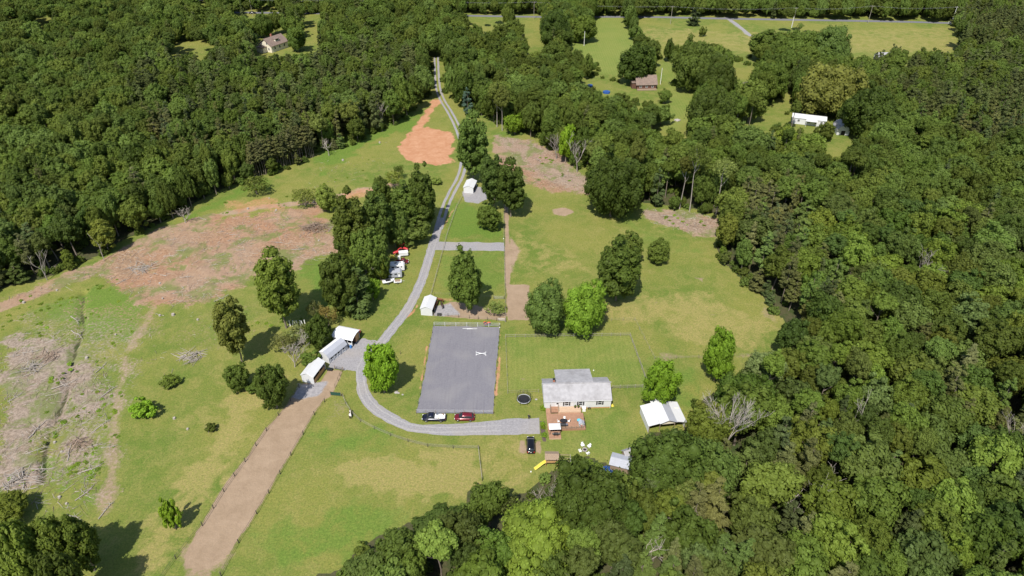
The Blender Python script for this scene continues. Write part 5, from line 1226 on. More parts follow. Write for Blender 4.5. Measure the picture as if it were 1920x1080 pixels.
# two low sheds at the bottom wood
for A_, B_, C_, h1, h2, lab, m_ in (((1143,883),(1178,892),(1184,872),2.4,2.9,'low shed with pale metal roof half under the oak, nearer one','greyrib'), ((1172,868),(1190,862),(1197,848),2.5,3.1,'low shed with grey metal roof behind the nearer low shed','greyroof')):
    c, r_z, W_, L_ = frame3(A_, B_, C_); e = empty('low_shed', (c.x, c.y, 0), r_z, lab, 'shed')
    gable_roof(W_, L_, h1, h2, .3, .08, 'x').build('roof', M[m_], e)
    for y in (-L_ / 2 + .05, L_ / 2 - .05): MB().box((0, y, h1 / 2), (W_, .1, h1)).build('wall', M['wood'], e)
    for x in (-W_ / 2 + .05, W_ / 2 - .05): MB().box((x, 0, h1 / 2), (.1, L_ - .21, h1)).build('wall', M['wood'], e)
o = MB().add([(-1.6, -1, .1), (1.2, -1.2, .05), (1.5, .8, .35), (-.2, 1.2, .6), (-1.8, .9, .2), (0, 0, .8)], [(0, 1, 5), (1, 2, 5), (2, 3, 5), (3, 4, 5), (4, 0, 5), (4, 3, 2, 1, 0)]).build('tarpaulin', M['tarpblue'], None, g(1140, 884)); tag(o, 'crumpled blue tarpaulin beside the nearer low shed', 'tarpaulin')

# far houses
c, r_z, W_, L_ = frame3((489,97), (512,99.5), (534,86)); W_, L_ = 10, 14
e = empty('house', (c.x, c.y, 0), R(-28), 'cream house with brown roof and dormer among the far left trees', 'house')
for y in (-L_ / 2, L_ / 2): gable_wall(W_, y, 4.2, 7.6, .12).build('wall', M['cream'], e)
for x in (-W_ / 2 + .06, W_ / 2 - .06): MB().box((x, 0, 2.1), (.12, L_ - .2, 4.2)).build('wall', M['cream'], e)
gable_roof(W_, L_, 4.2, 7.7, .7, .15).build('roof', M['brownroof'], e)
MB().box((-2.2, L_ * .1, 7.0), (.9, .9, 3.0)).build('chimney', M['brick'], e)
dm = MB().box((2.6, 0, 6.0), (2.2, 3.0, 1.5)).build('dormer', M['cream'], e); MB().box((2.7, 0, 6.85), (2.7, 3.6, .2)).build('dormer_roof', M['brownroof'], dm); MB().box((3.72, 0, 6.1), (.05, 1.8, .8)).build('pane', M['glass'], dm)
pc = MB().box((-1.5, -L_ / 2 - 1.6, 1.5), (5, 3.2, 3.0)).build('porch', M['cream'], e); MB().box((-1.5, -L_ / 2 - 1.7, 3.25), (5.8, 3.9, .3)).build('porch_roof', M['brownroof'], pc)
for x, z in ((-2.6, 5.2), (1.8, 5.2), (2.8, 2.0)): window(e, x, -L_ / 2 - .06, z, 1.1, 1.3, 'y-')
for y in (-4, 0, 4): window(e, W_ / 2, y, 2.2, 1.2, 1.4, 'x+')
c = g(1211, 168); e = empty('log_house', (c.x, c.y + 4, 0), R(4), 'red brown log house with dark shingle roof on the far lawn', 'house')
W_, L_ = 10.5, 7.5
for y in (-L_ / 2, L_ / 2): MB().box((0, y, 1.5), (W_, .2, 3.0)).build('wall', M['logwall'], e)
for s_ in (-1, 1): MB().extr([(-L_ / 2 + .12, 0), (L_ / 2 - .12, 0), (L_ / 2 - .12, 3.0), (0, 6.3), (-L_ / 2 + .12, 3.0)], s_ * (W_ / 2 - .1) - .1, s_ * (W_ / 2 - .1) + .1).build('wall', M['logwall'], e)
gable_roof(W_, L_, 3.0, 6.5, .6, .15, 'x').build('roof', M['brownroof'], e)
ch_ = MB().box((-W_ / 2 + 1.4, .8, 4.8), (1.1, 1.1, 5.2)).build('chimney', M['stone'], e)
MB().box((-W_ / 2 - 1.2, 0, 3.2), (2.6, 5, .18)).build('side_roof', M['brownroof'], e); MB().box((-W_ / 2 - 1.2, 0, 1.55), (2.2, 4.4, 3.1)).build('side_room', M['logwall'], e)
for x in (-3.2, 0, 3.2): window(e, x, -L_ / 2 - .1, 1.7, 1.1, 1.2, 'y-')
MB().box((0, -L_ / 2 - 1.0, .25), (W_, 1.8, .5)).build('porch', M['wood'], e)
# white trailer house
a = g(1490, 232); b = g(1540, 238); rz2 = math.atan2((b - a).y, (b - a).x); c = (a + b) / 2; W_ = (b - a).length + 3; L_ = 6
e = empty('trailer_house', (c.x + 1, c.y + 3, 0), rz2, 'long white trailer house half hidden by trees on the right', 'house')
gable_roof(W_, L_, 3.0, 3.9, .3, .1, 'x').build('roof', M['whiterib'], e)
for y in (-L_ / 2, L_ / 2): MB().box((0, y, 1.5), (W_, .12, 3.0)).build('wall', M['siding'], e)
for s_ in (-1, 1): MB().extr([(-L_ / 2 + .1, 0), (L_ / 2 - .1, 0), (L_ / 2 - .1, 3.0), (0, 3.85), (-L_ / 2 + .1, 3.0)], s_ * (W_ / 2 - .07) - .06, s_ * (W_ / 2 - .07) + .06).build('wall', M['siding'], e)
for x in (-W_ * .3, 0, W_ * .2, W_ * .38): window(e, x, -L_ / 2 - .06, 1.8, 1.1, 1.1, 'y-')
pc = MB().box((W_ * .08, -L_ / 2 - 1.3, 2.75), (5, 2.5, .12)).build('porch_roof', M['white'], e)
for x in (-2.3, 2.3): MB().box((W_ * .08 + x, -L_ / 2 - 2.4, 1.35), (.12, .12, 2.7)).build('porch_post', M['white'], pc)
MB().box((W_ * .42, -L_ / 2 - .7, .9), (2.0, 1.2, .1)).build('steps', M['wood'], e)
# barn shed with rounded roof
c = g(1580, 252); e = empty('gambrel_shed', (c.x, c.y + 3, 0), R(-8), 'small pale shed with dark rounded roof on the right lawn', 'shed'); W_, L_ = 5.4, 8
hw = W_ / 2; pf = [(-hw, 0), (hw, 0), (hw, 2.4), (hw * .62, 3.9), (0, 4.5), (-hw * .62, 3.9), (-hw, 2.4)]
for y in (-L_ / 2, L_ / 2):
    vs_ = [(p[0], y - .06, p[1]) for p in pf] + [(p[0], y + .06, p[1]) for p in pf]
    MB().add(vs_, [tuple(range(7)), tuple(range(7, 14))[::-1]] + [(i, 7 + i, 7 + (i + 1) % 7, (i + 1) % 7) for i in range(7)]).build('wall', M['siding'], e)
for s_ in (-1, 1): MB().box((s_ * (hw - .06), 0, 1.2), (.1, L_ - .15, 2.4)).build('wall', M['siding'], e)
pp = [(-hw - .2, 2.25), (-hw * .62, 3.98), (0, 4.6), (hw * .62, 3.98), (hw + .2, 2.25)]
for i in range(4):
    a, b = pp[i], pp[i + 1]; y0, y1 = -L_ / 2 - .2, L_ / 2 + .2
    MB().add([(a[0], y0, a[1]), (b[0], y0, b[1]), (b[0], y1, b[1]), (a[0], y1, a[1]), (a[0], y0, a[1] + .1), (b[0], y0, b[1] + .1), (b[0], y1, b[1] + .1), (a[0], y1, a[1] + .1)],
             [(0, 3, 2, 1), (4, 5, 6, 7), (0, 1, 5, 4), (2, 3, 7, 6), (1, 2, 6, 5), (3, 0, 4, 7)]).build('roof_panel', M['greyroof' if i != 1 else 'greyrib'], e)  # one upper panel paler than the rest of the roof
MB().box((0, -L_ / 2 - .08, 1.1), (1.8, .06, 2.1)).build('door', M['dark'], e)  # near-black panel in the opening-shade colour, set before the solid wall
c = g(1655, 112); e = empty('grey_roofed_house', (c.x, c.y, 0), 0, 'grey roofed building just showing behind pines at the big field', 'house')
gable_roof(12, 8, 3, 5.4, .4, .12, 'x').build('roof', M['greyroof'], e); e.scale = (.7, .8, .8)
for y in (-4, 4): MB().box((0, y, 1.5), (12, .12, 3.0)).build('wall', M['siding'], e)
for s_ in (-1, 1): MB().extr([(-3.9, 0), (3.9, 0), (3.9, 3.0), (0, 5.25), (-3.9, 3.0)], s_ * 5.9 - .06, s_ * 5.9 + .06).build('wall', M['siding'], e)

# ------------------------------------------------------------------ fences
def fence(name, P, label, post=1.25, step=2.6, rails=(.35, .75, 1.15), rm='fencewood', pm='fencewood', pr=.06, rr=.035, ends=None, rrect=False, cat='fence', group=None, wire=False):
    W_ = [g(*p) for p in P]; e = empty(name, W_[0], 0, label, cat, group); o0 = W_[0]
    pm_ = MB().tube((0, 0, -.2), (0, 0, post), pr, pr * .9, 7).mesh('post', M[pm]); pts = []
    for a, b in zip(W_[:-1], W_[1:]):
        k = max(1, round((b - a).length / step)); pts += [a.lerp(b, i / k) for i in range(k)]
    pts.append(W_[-1])
    for p in pts:
        o = link('post', pm_, e, p - o0); o.rotation_euler = (rnd.uniform(-.05, .05), rnd.uniform(-.05, .05), 0)
    for z in rails:
        for a, b in zip(W_[:-1], W_[1:]):
            mb = MB()
            if rrect: d = (b - a); mb.box(((a + b) / 2 - o0 + Vector((0, 0, z))), (d.length, .035, .13), math.atan2(d.y, d.x))
            else:
                L_ = (b - a).length; k = max(1, round(L_ / step))
                for i in range(k):
                    q0, q1 = a.lerp(b, i / k) - o0, a.lerp(b, (i + 1) / k) - o0; mid = (q0 + q1) / 2 - Vector((0, 0, .05)); zz = Vector((0, 0, z)); mb.tube(q0 + zz, mid + zz, rr, rr, 4, False); mb.tube(mid + zz, q1 + zz, rr, rr, 4, False)
            mb.build('wire' if wire else 'rail', M[rm], e)
    return e
fence('arena_rail', [(814,611),(937,613)], 'white three rail pipe fence across the upper end of the riding arena', 1.45, 3.0, (.5, .95, 1.4), 'rustrail', 'white', .06, .05)
fence('arena_rail', [(781,776),(925,777)], 'white three rail pipe fence between the riding arena and the parked vehicles', 1.45, 2.4, (.5, .95, 1.4), 'rustrail', 'wood', .06, .05)
fence('wire_fence', [(813,612),(805,650),(794,708),(781,775)], 'low dark post fence along the left side of the riding arena', 1.0, 3.6, (.8,), 'darkpost', 'darkpost', .05, .012, wire=True)
fence('wire_fence', [(937,614),(934,655),(929,720),(925,775)], 'low dark post fence along the right side of the riding arena', 1.0, 2.7, (.8,), 'darkpost', 'darkpost', .06, .012, wire=True)
fence('paddock_fence', [(948,633),(1040,632),(1181,630),(1213,719)], 'grey wooden fence round the upper and right side of the paddock', 1.25, 2.8, (.5, 1.1), 'fencewood', 'fencewood', .06, .04)
fence('wire_fence', [(948,633),(952,738),(1010,736)], 'wire fence on the left side of the paddock down to the house', 1.2, 3.5, (.5, 1.1), 'fencewood', 'fencewood', .05, .018, wire=True)
fence('wooden_fence', [(1148,729),(1205,727)], 'short wooden fence between the house and the bright tree', 1.25, 2.2, (.4, .8, 1.15), 'fencewood', 'fencewood', .07, .03)
fence('lane_fence', [(945,347),(945,455),(947,545),(948,604)], 'long wooden fence beside the worn track in the middle of the pasture', 1.25, 3.0, (.5, 1.1), 'fencewood', 'fencewood', .06, .03)
fence('lane_fence', [(868,368),(857,388),(839,440),(820,510),(808,556)], 'long wooden fence on the driveway side of the grass strips', 1.25, 3.0, (.5, 1.1), 'fencewood', 'fencewood', .06, .03)
fence('pen_fence', [(811,592),(840,593),(880,597),(948,603)], 'low dark fence along the front of the run-in pen', 1.2, 3.0, (.6, 1.1), 'fencewood', 'darkpost', .06, .02)
fence('pen_fence', [(815,553),(870,556),(946,560)], 'thin wire fence across the back of the run-in pen', 1.1, 4.0, (.6, 1.0), 'fencewood', 'darkpost', .04, .012, wire=True)
fence('farm_gate', [(926,561),(945,561)], 'grey tube gate at the back corner of the run-in pen', 1.2, 3.2, (.3, .55, .8, 1.1), 'rustrail', 'darkpost', .07, .025, cat='gate')
fence('farm_gate', [(934,602),(947,603)], 'pale gate at the front corner of the run-in pen', 1.25, 2.2, (.5, 1.0), 'white', 'fencewood', .08, .04, cat='gate')
fence('pasture_fence', [(643,744),(648,757),(660,776),(676,791),(702,805),(732,818),(765,829),(802,838),(850,841),(897,842)], 'thin curved fence between the lower pasture and the gravel loop', 1.25, 5.0, (.45, .8, 1.15), 'fencewood', 'darkpost', .07, .022)
fence('pasture_fence', [(897,842),(900,870),(904,902)], 'pale fence line dropping from the gravel loop to the bottom wood', 1.25, 4.0, (.6, 1.15), 'fencewood', 'darkpost', .06, .045)
fence('run_fence', [(561,727),(545,752),(500,808),(460,866),(420,922),(380,986),(330,1048),(300,1090)], 'wire fence along the left side of the long dirt run', 1.3, 5.5, (.5, 1.1), 'darkpost', 'darkpost', .10, .03, wire=True)
fence('run_fence', [(609,754),(590,778),(546,854),(482,964),(448,1018),(415,1080),(405,1105)], 'wire fence along the right side of the long dirt run', 1.3, 5.5, (.5, 1.1), 'darkpost', 'darkpost', .10, .03, wire=True)
fence('wire_fence', [(641,697),(634,714),(628,727)], 'short dark fence beside the grass below the stable yard', 1.3, 2.2, (.6, 1.1), 'darkpost', 'wood', .08, .02)
fence('farm_gate', [(628,692),(644,695)], 'dark tube gate between the stable yard and the dirt run', 1.3, 3.2, (.3, .55, .8, 1.1), 'darkpost', 'wood', .1, .03, cat='gate')
fence('corner_fence', [(1146,602),(1190,601),(1227,674)], 'faint wire fence enclosing the corner above the paddock', 1.1, 4.5, (.6, 1.1), 'fencewood', 'fencewood', .05, .012, wire=True)
fence('wire_fence', [(1227,674),(1310,672),(1440,666)], 'low wire fence crossing the pasture towards the right wood', 1.1, 5.0, (.6, 1.0), 'fencewood', 'darkpost', .05, .012, wire=True)
e = empty('mesh_gate', g(620, 741), math.atan2((g(640, 743) - g(620, 741)).y, (g(640, 743) - g(620, 741)).x), 'dark green mesh covered gate at the head of the dirt run', 'gate'); wg = (g(640, 743) - g(620, 741)).length
MB().box((wg / 2, 0, .72), (wg, .03, 1.0)).build('mesh_panel', M['greengate'], e)
for x in (0, wg): MB().tube((x, 0, 0), (x, 0, 1.45), .08, .07, 7).build('post', M['wood'], e)
for z in (.2, 1.25): MB().tube((.05, -.04, z), (wg - .05, -.04, z), .03, .03, 6).build('rail', M['darkpost'], e)
# weathered white posts by the tall dark tree
pm_ = MB().tube((0, 0, -.1), (0, 0, 1.9), .14, .12, 8).mesh('old_post', M['chair'])
for k in range(7):
    p = g(545 + k * 4.6 + rnd.uniform(-.8, .8), 612 - rnd.uniform(0, 2.5)); o = link('old_post', pm_, None, p); o.rotation_euler = (rnd.uniform(-.12, .12), rnd.uniform(-.15, .15), 0)
    tag(o, 'white weathered post beneath the tall dark tree, %s from the left' % ('first', 'second', 'third', 'fourth', 'fifth', 'sixth', 'last')[k], 'post', 'white posts beneath the tall dark tree')
pk = MB().box((0, 0, .6), (.1, .1, 1.2)).mesh('marker_post', M['darkpost'])
for u_, v_, l_ in ((751, 664, 'dark short post alone in the grass between maple and arena'), (745.5, 676, 'lower dark short post beside the maple'), (1228, 156, 'short post beside the log house')):
    tag(link('marker_post', pk, None, g(u_, v_)), l_, 'post')
# rocks
q = random.Random(9)
def rock(u_, v_, s_, label):
    vs_, f = ICO; mb = MB(); mb.add([(x * s_ * q.uniform(.8, 1.2), y * s_ * q.uniform(.7, 1.1), max(-.1, z * s_ * .6)) for x, y, z in vs_.tolist()], [tuple(r) for r in f.tolist()])
    return tag(mb.build('rock', M['stone'], None, g(u_, v_)), label, 'rock')
rock(743, 736, .6, 'grey rock in the grass beside the gravel loop, left one'); rock(747, 737, .4, 'smaller grey rock touching the left one beside the loop'); rock(755, 740, .35, 'pale rock right of the pair beside the gravel loop')

# ------------------------------------------------------------------ jump and poles in the arena
e = empty('jump', g(902, 665), R(-3), 'white crossed pole jump standing in the riding arena', 'jump')
for s_ in (-1, 1):
    st_ = MB(); st_.box((s_ * 1.35, 0, .6), (.1, .1, 1.2)); st_.box((s_ * 1.35, 0, .05), (.12, .9, .1)); st_.box((s_ * 1.35, .2, .25), (.06, .5, .06), rx=.8); st_.build('stand', M['white'], e)
    MB().tube((-1.3 * s_, .06 * s_, .75), (1.3 * s_, .06 * s_, .12), .09, .09, 8).build('pole', M['white'], e)
pm_ = MB().tube((-1.5, 0, .06), (1.5, 0, .06), .05, .05, 8).mesh('ground_pole', M['white'])
for u_, v_, r_, l_ in ((877, 616.5, -2, 'left white pole on the ground at the upper end of the arena'), (885, 617, 2, 'white pole beside the left one at the upper end of the arena')):
    o = link('ground_pole', pm_, None, g(u_, v_) + Vector((0, 0, .03))); o.rotation_euler = (0, 0, R(r_)); tag(o, l_, 'pole')

# ------------------------------------------------------------------ vehicles
def wheel(par, x, y, r=.36, wd=.24, side=1, fat=1):
    t_ = MB(); n_ = 18
    ring = [(r * .62, -wd / 2), (r * .93, -wd / 2), (r, -wd * .32), (r, wd * .32), (r * .93, wd / 2), (r * .62, wd / 2)]
    vs_ = [(math.cos(2 * math.pi * k / n_) * a, b, math.sin(2 * math.pi * k / n_) * a) for k in range(n_) for a, b in ring]
    m_ = len(ring); fs = [(k * m_ + j, ((k + 1) % n_) * m_ + j, ((k + 1) % n_) * m_ + (j + 1) % m_, k * m_ + (j + 1) % m_) for k in range(n_) for j in range(m_)]
    t_.add(vs_, fs, smooth=True); o = t_.build('wheel', M['rubber'], par, (x, y, r))
    h = MB(); h.tube((0, side * wd * .28, 0), (0, side * wd * .36, 0), r * .6, r * .55, 14)
    for k in range(5): a = k * 1.2566; h.box((math.cos(a) * r * .3, side * wd * .40, math.sin(a) * r * .3), (r * .5, .03, .07), 0, None, 0, -a)
    h.build('rim', M['rim'], o); return o
def car(name, P, ang, paint, label, kind='suv', L=4.8, W=1.9, scale=1):
    """nose towards local +x; stations: (x, half width, z bottom, z shoulder)"""
    p = g(*P) if len(P) == 2 else Vector(P); e = empty(name, p, ang, label, 'pickup truck' if kind == 'pickup' else 'car'); h = L / 2; w2 = W / 2
    S = [(-h, .78, .45, .80), (-h + .08, .90, .32, .95), (-h + .5, .98, .26, 1.02), (-h * .5, 1, .24, 1.03), (0, 1, .22, 1.02), (h * .42, 1, .24, 1.0), (h * .55, .99, .25, .98), (h * .8, .95, .28, .92), (h - .12, .86, .34, .82), (h, .70, .42, .68)]
    if kind == 'pickup': S = [(-h, .93, .45, .98), (-h + .06, .97, .40, 1.05)] + [(s_[0], s_[1], s_[2] + .08, s_[3] + .1) for s_ in S[2:]]
    rings = []
    for x, hw_, zb, zt in S:
        a = hw_ * w2; rings.append([(x, -a * .9, zb), (x, -a, zb + .15), (x, -a, zt - .18), (x, -a * .93, zt - .04), (x, -a * .6, zt + .02), (x, 0, zt + .045), (x, a * .6, zt + .02), (x, a * .93, zt - .04), (x, a, zt - .18), (x, a, zb + .15), (x, a * .9, zb)])
    MB().loft(rings).build('body', paint, e)
    if kind == 'suv': G = [(-h + .22, .98, 1.0), (-h + .55, 1.50, 1.0), (-h + 1.2, 1.66, 1.0), (0, 1.70, 1), (h * .18, 1.66, 1), (h * .30, 1.50, 1), (h * .56, .98, 1)]
    elif kind == 'van': G = [(-h + .10, 1.02, 1.0), (-h + .35, 1.62, 1.0), (-h + 1.1, 1.74, 1.0), (0, 1.77, 1), (h * .3, 1.70, 1), (h * .42, 1.50, 1), (h * .70, .98, 1)]
    else: G = [(-h * .02, 1.08, 1.0), (h * .02, 1.70, 1.0), (h * .12, 1.82, 1), (h * .30, 1.84, 1), (h * .42, 1.72, 1), (h * .60, 1.08, 1)]
    gr_ = []
    for x, zt, _ in G:
        zb = 1.0 if kind != 'pickup' else 1.08; zt = max(zt, zb + .02); t_ = (zt - zb) / .75; a0 = w2 * .90; a1 = w2 * (.90 - .17 * min(1, t_))
        gr_.append([(x, -a0, zb - .08), (x, -a0, zb), (x, -a1, zt - .06), (x, -a1 * .9, zt), (x, 0, zt + .03), (x, a1 * .9, zt), (x, a1, zt - .06), (x, a0, zb), (x, a0, zb - .08)])
    MB().loft(gr_).build('window_glass', M['glass'], e)
    mid = [k for k in G if k[1] > 1.6] if kind != 'pickup' else [k for k in G if k[1] > 1.69]
    if kind == 'suv': mid = [(-h + .6, 1.53, 1)] + mid
    rr_ = []
    for x, zt, _ in mid:
        a1 = w2 * .735; rr_.append([(x, -a1, zt - .07), (x, -a1 * .92, zt + .02), (x, 0, zt + .05), (x, a1 * .92, zt + .02), (x, a1, zt - .07)])
    n5 = 5; rm_ = MB(); vs_ = [p_ for r_ in rr_ for p_ in r_]; rm_.add(vs_, [(i * n5 + k, i * n5 + k + 1, (i + 1) * n5 + k + 1, (i + 1) * n5 + k) for i in range(len(rr_) - 1) for k in range(4)], smooth=True); rm_.build('roof', paint, e)
    pl_ = MB(); ra = G[0]; xs_ = [mid[0][0] + .05, (mid[0][0] + mid[-1][0]) / 2, mid[-1][0]]
    for s_ in (-1, 1):
        for x in xs_: pl_.tube((x, s_ * (w2 * .91), (1.0 if kind != 'pickup' else 1.08)), (x, s_ * w2 * .745, mid[0][1] - .03 if x != xs_[2] else mid[-1][1] - .03), .04, .04, 4)
        pl_.tube((G[-1][0], s_ * w2 * .86, G[-1][1] + .02), (mid[-1][0], s_ * w2 * .73, mid[-1][1]), .045, .045, 4); pl_.tube((G[0][0], s_ * w2 * .86, G[0][1] + .02), (mid[0][0], s_ * w2 * .73, mid[0][1]), .05, .05, 4)
    pl_.build('pillar', paint, e)
    for x in (-h * .60, h * .62):
        for s_ in (-1, 1): wheel(e, x, s_ * (w2 - .10), .36 if kind != 'pickup' else .40, .24, s_)
    for s_ in (-1, 1):
        MB().box((h - .12, s_ * w2 * .66, .72 if kind != 'pickup' else .84), (.22, .34, .14)).build('headlight', M['clear'], e)
        MB().box((-h + .03, s_ * w2 * .76, .85 if kind != 'pickup' else .9), (.1, .22, .28)).build('taillight', M['lamp'], e)
        MB().box((h * .46, s_ * (w2 + .1), 1.08), (.14, .2, .14)).build('side_mirror', paint, e)
    MB().box((h + .0, 0, .58), (.06, W * .55, .16)).build('grille', M['black'], e)
    MB().box((-h - .01, 0, .55), (.08, W * .8, .18)).build('rear_bumper', M['black' if kind != 'pickup' else 'rim'], e)
    MB().box((-h - .03, 0, .82), (.02, .32, .14)).build('licence_plate', M['chair'], e)
    return e, h, w2
e, h, w2 = car('pickup_truck', (814, 786.5), math.pi + R(-1), M['navy'], 'black pickup truck with pale cargo in its bed parked by the arena rail', 'pickup', 5.8, 2.0)
MB().box((-h * .52, 0, 1.17), (h * .86, W_ * 0 + 1.62, .03)).build('bed_floor', M['chair'], e)
bw_ = MB()
for s_ in (-1, 1): bw_.box((-h * .52, s_ * .90, 1.20), (h * .92, .1, .12))
bw_.box((-h + .08, 0, 1.20), (.1, 1.8, .12)); bw_.build('bed_rim', M['navy'], e)
for x, y, sx, sy, sz, m_, nm in ((-.62, .1, .9, .8, .3, 'chair', 'cargo_bag'), (-.3, -.45, .6, .4, .35, 'rim', 'cargo_box'), (-.75, -.5, .4, .5, .25, 'wood', 'cargo_box'), (-.42, .45, .5, .4, .3, 'cream', 'cargo_bag')):
    o = MB().box((0, 0, sz / 2), (sx, sy, sz)).build(nm, M[m_], None, e.matrix_basis @ Vector((h * x, y, 1.19))); o.rotation_euler = (0, 0, rnd.uniform(0, 1)); tag(o, {'.1': 'large white bag in the pickup bed', '-.45': 'metallic box behind the pickup cab', '-.5': 'brown box in the pickup bed by the tailgate', '.45': 'cream bag in the pickup bed near the cab'}[str(y).replace('0.', '.')], 'cargo')
car('sport_utility_car', (871, 785.5), math.pi + R(-1), M['maroon'], 'dark red car parked right of the pickup along the arena rail', 'suv', 4.9, 1.95)
car('minivan', (995, 837.5), R(90), M['carblack'], 'black car with long glass roof parked on bare earth near the deck', 'van', 5.0, 2.0)
def tractor(P, ang, label, cab=True, paint='red', s=1.0):
    e = empty('tractor', g(*P), ang, label, 'tractor'); e.scale = (s, s, s)
    MB().loft([[(x, -a, z0), (x, -a, z1 - .1), (x, -a * .7, z1), (x, a * .7, z1), (x, a, z1 - .1), (x, a, z0)] for x, a, z0, z1 in ((.1, .36, .7, 1.45), (.8, .36, .7, 1.42), (1.5, .33, .7, 1.32), (1.75, .26, .75, 1.15))]).build('hood', M[paint], e)
    MB().box((-.1, 0, .65), (2.8, .45, .35)).build('chassis', M['black'], e)
    for s_ in (-1, 1):
        wheel(e, -.75, s_ * .78, .72, .42, s_); wheel(e, 1.3, s_ * .68, .42, .28, s_)
        fd = MB()
        for k in range(6):
            a0, a1 = R(20 + 25 * k), R(45 + 25 * k); fd.add([(-.75 + math.cos(a0) * .8, s_ * .55, .72 + math.sin(a0) * .8), (-.75 + math.cos(a1) * .8, s_ * .55, .72 + math.sin(a1) * .8), (-.75 + math.cos(a1) * .8, s_ * 1.0, .72 + math.sin(a1) * .8), (-.75 + math.cos(a0) * .8, s_ * 1.0, .72 + math.sin(a0) * .8)], [(0, 1, 2, 3)])
        fd.build('fender', M[paint], e)
    MB().box((-.7, 0, 1.25), (.5, .5, .12)).build('seat', M['black'], e); MB().tube((-.15, 0, 1.1), (-.3, 0, 1.6), .03, .03, 6).build('steering_column', M['black'], e)
    if cab:
        cb = MB()
        for x in (-1.1, -.1):
            for y in (-.55, .55): cb.box((x, y, 1.85), (.07, .07, 1.3))
        cb.build('cab_frame', M['black'], e); MB().box((-.6, 0, 2.54), (1.4, 1.35, .12)).build('canopy', M[paint], e)
    return e
tractor((757, 470), R(-25), 'red tractor with red canopy at the upper end of the parked machinery', True)
tractor((748, 477), R(-150), 'second red tractor just below the first in the machinery row', False, s=1.1)
tractor((913, 609), R(20), 'small orange tractor behind the upper arena rail', False, 'orange', .62)
e = empty('hay_wagon', g(668, 626), R(-8), 'red farm implement behind the curved roof barn', 'farm implement')
MB().box((0, 0, .8), (2.6, 1.2, .45)).build('deck', M['red'], e); MB().box((.9, 0, 1.2), (.6, .9, .5)).build('hopper', M['orange'], e)
for x in (-.8, .8):
    for s_ in (-1, 1): wheel(e, x, s_ * .7, .35, .2, s_)
def camper(P, ang, L_, label, m_='white', dark=False):
    e = empty('camper_trailer', g(*P), ang, label, 'camper'); rings = []
    pf = [(-1, .55), (-1, 2.35), (-.93, 2.6), (.93, 2.6), (1, 2.35), (1, .55)]
    for x, k, dz in ((-L_ / 2, .96, -.15), (-L_ / 2 + .2, 1, 0), (0, 1, 0.03), (L_ / 2 - .5, 1, 0), (L_ / 2, .94, -.5)): rings.append([(x, y * 1.15 * k, z + (dz if z > 1 else 0)) for y, z in pf])
    MB().loft(rings, False).build('body', M[m_], e)
    for x in (-L_ * .3, L_ * .05): MB().box((x, -1.17, 1.75), (.8, .04, .5)).build('window', M['glass'], e)
    MB().box((L_ * .3, -1.17, 1.45), (.6, .04, 1.6)).build('door', M['chair'], e)
    MB().box((L_ * .3, -1.20, 1.9), (.35, .02, .5)).build('door_window', M['glass'], e)
    MB().box((-L_ * .1, 0, 2.68), (.7, .7, .2)).build('roof_vent', M['rim'], e)
    MB().box((0, 0, .5), (L_ * .9, 2.0, .12)).build('chassis', M['black'], e)
    for s_ in (-1, 1): wheel(e, -.3, s_ * 1.02, .34, .22, s_)
    hb = MB(); hb.tube((L_ / 2 - .3, .6, .5), (L_ / 2 + 1.0, 0, .5), .05, .05, 6); hb.tube((L_ / 2 - .3, -.6, .5), (L_ / 2 + 1.0, 0, .5), .05, .05, 6); hb.build('hitch', M['black'], e); return e
camper((746, 506), R(4), 4.6, 'white camper trailer, largest vehicle of the machinery row')
camper((742, 519), R(6), 4.2, 'grey sided camper trailer below the white one', 'greyrib')
e = empty('boat_trailer', g(729, 531), R(18), 'white open boat on a trailer at the lower end of the machinery row', 'boat')
rg = []
for x, k, z in ((-1.9, .85, 0), (-1.5, 1, 0), (0, 1, 0), (1.1, .75, .08), (1.9, .12, .3)): rg.append([(x, -.95 * k, 1.15 + z), (x, -.75 * k, .6 + z), (x, 0, .45 + z), (x, .75 * k, .6 + z), (x, .95 * k, 1.15 + z)])
MB().loft(rg).build('hull', M['white'], e); MB().box((-.1, 0, 1.2), (1.6, 1.2, .1)).build('cockpit', M['black'], e); MB().add([(.6, -.6, 1.2), (.6, .6, 1.2), (.35, .5, 1.6), (.35, -.5, 1.6)], [(0, 1, 2, 3)]).build('windscreen', M['glass'], e)
for s_ in (-1, 1): wheel(e, -.3, s_ * .9, .3, .2, s_)
e = empty('utility_trailer', g(746, 530), R(8), 'small white flat trailer with brown load beside the boat', 'trailer')
MB().box((0, 0, .6), (2.4, 1.5, .25)).build('bed', M['white'], e); MB().box((0, 0, .82), (1.7, 1.0, .22)).build('load', M['wood'], e); MB().tube((1.2, 0, .55), (2.1, 0, .5), .05, .05, 6).build('hitch', M['rustrail'], e)
for s_ in (-1, 1): wheel(e, 0, s_ * .85, .3, .18, s_)
e = empty('box_trailer', g(757, 480), R(12), 'small white box trailer just below the red tractors', 'trailer'); MB().box((0, 0, 1.1), (3.0, 1.5, 1.1)).build('box', M['white'], e); MB().box((0, 0, 1.72), (3.1, 1.6, .1)).build('roof', M['white'], e)
for s_ in (-1, 1): wheel(e, 0, s_ * .8, .32, .2, s_)
car('old_pickup', (754, 494), R(8), M['maroon'], 'old maroon pickup squeezed above the white camper', 'pickup', 4.4, 1.7)
o = MB().box((0, 0, .7), (.9, .7, 1.4)).build('white_tank', M['chair'], None, g(749, 487)); tag(o, 'white square tank between box trailer and old pickup', 'tank')
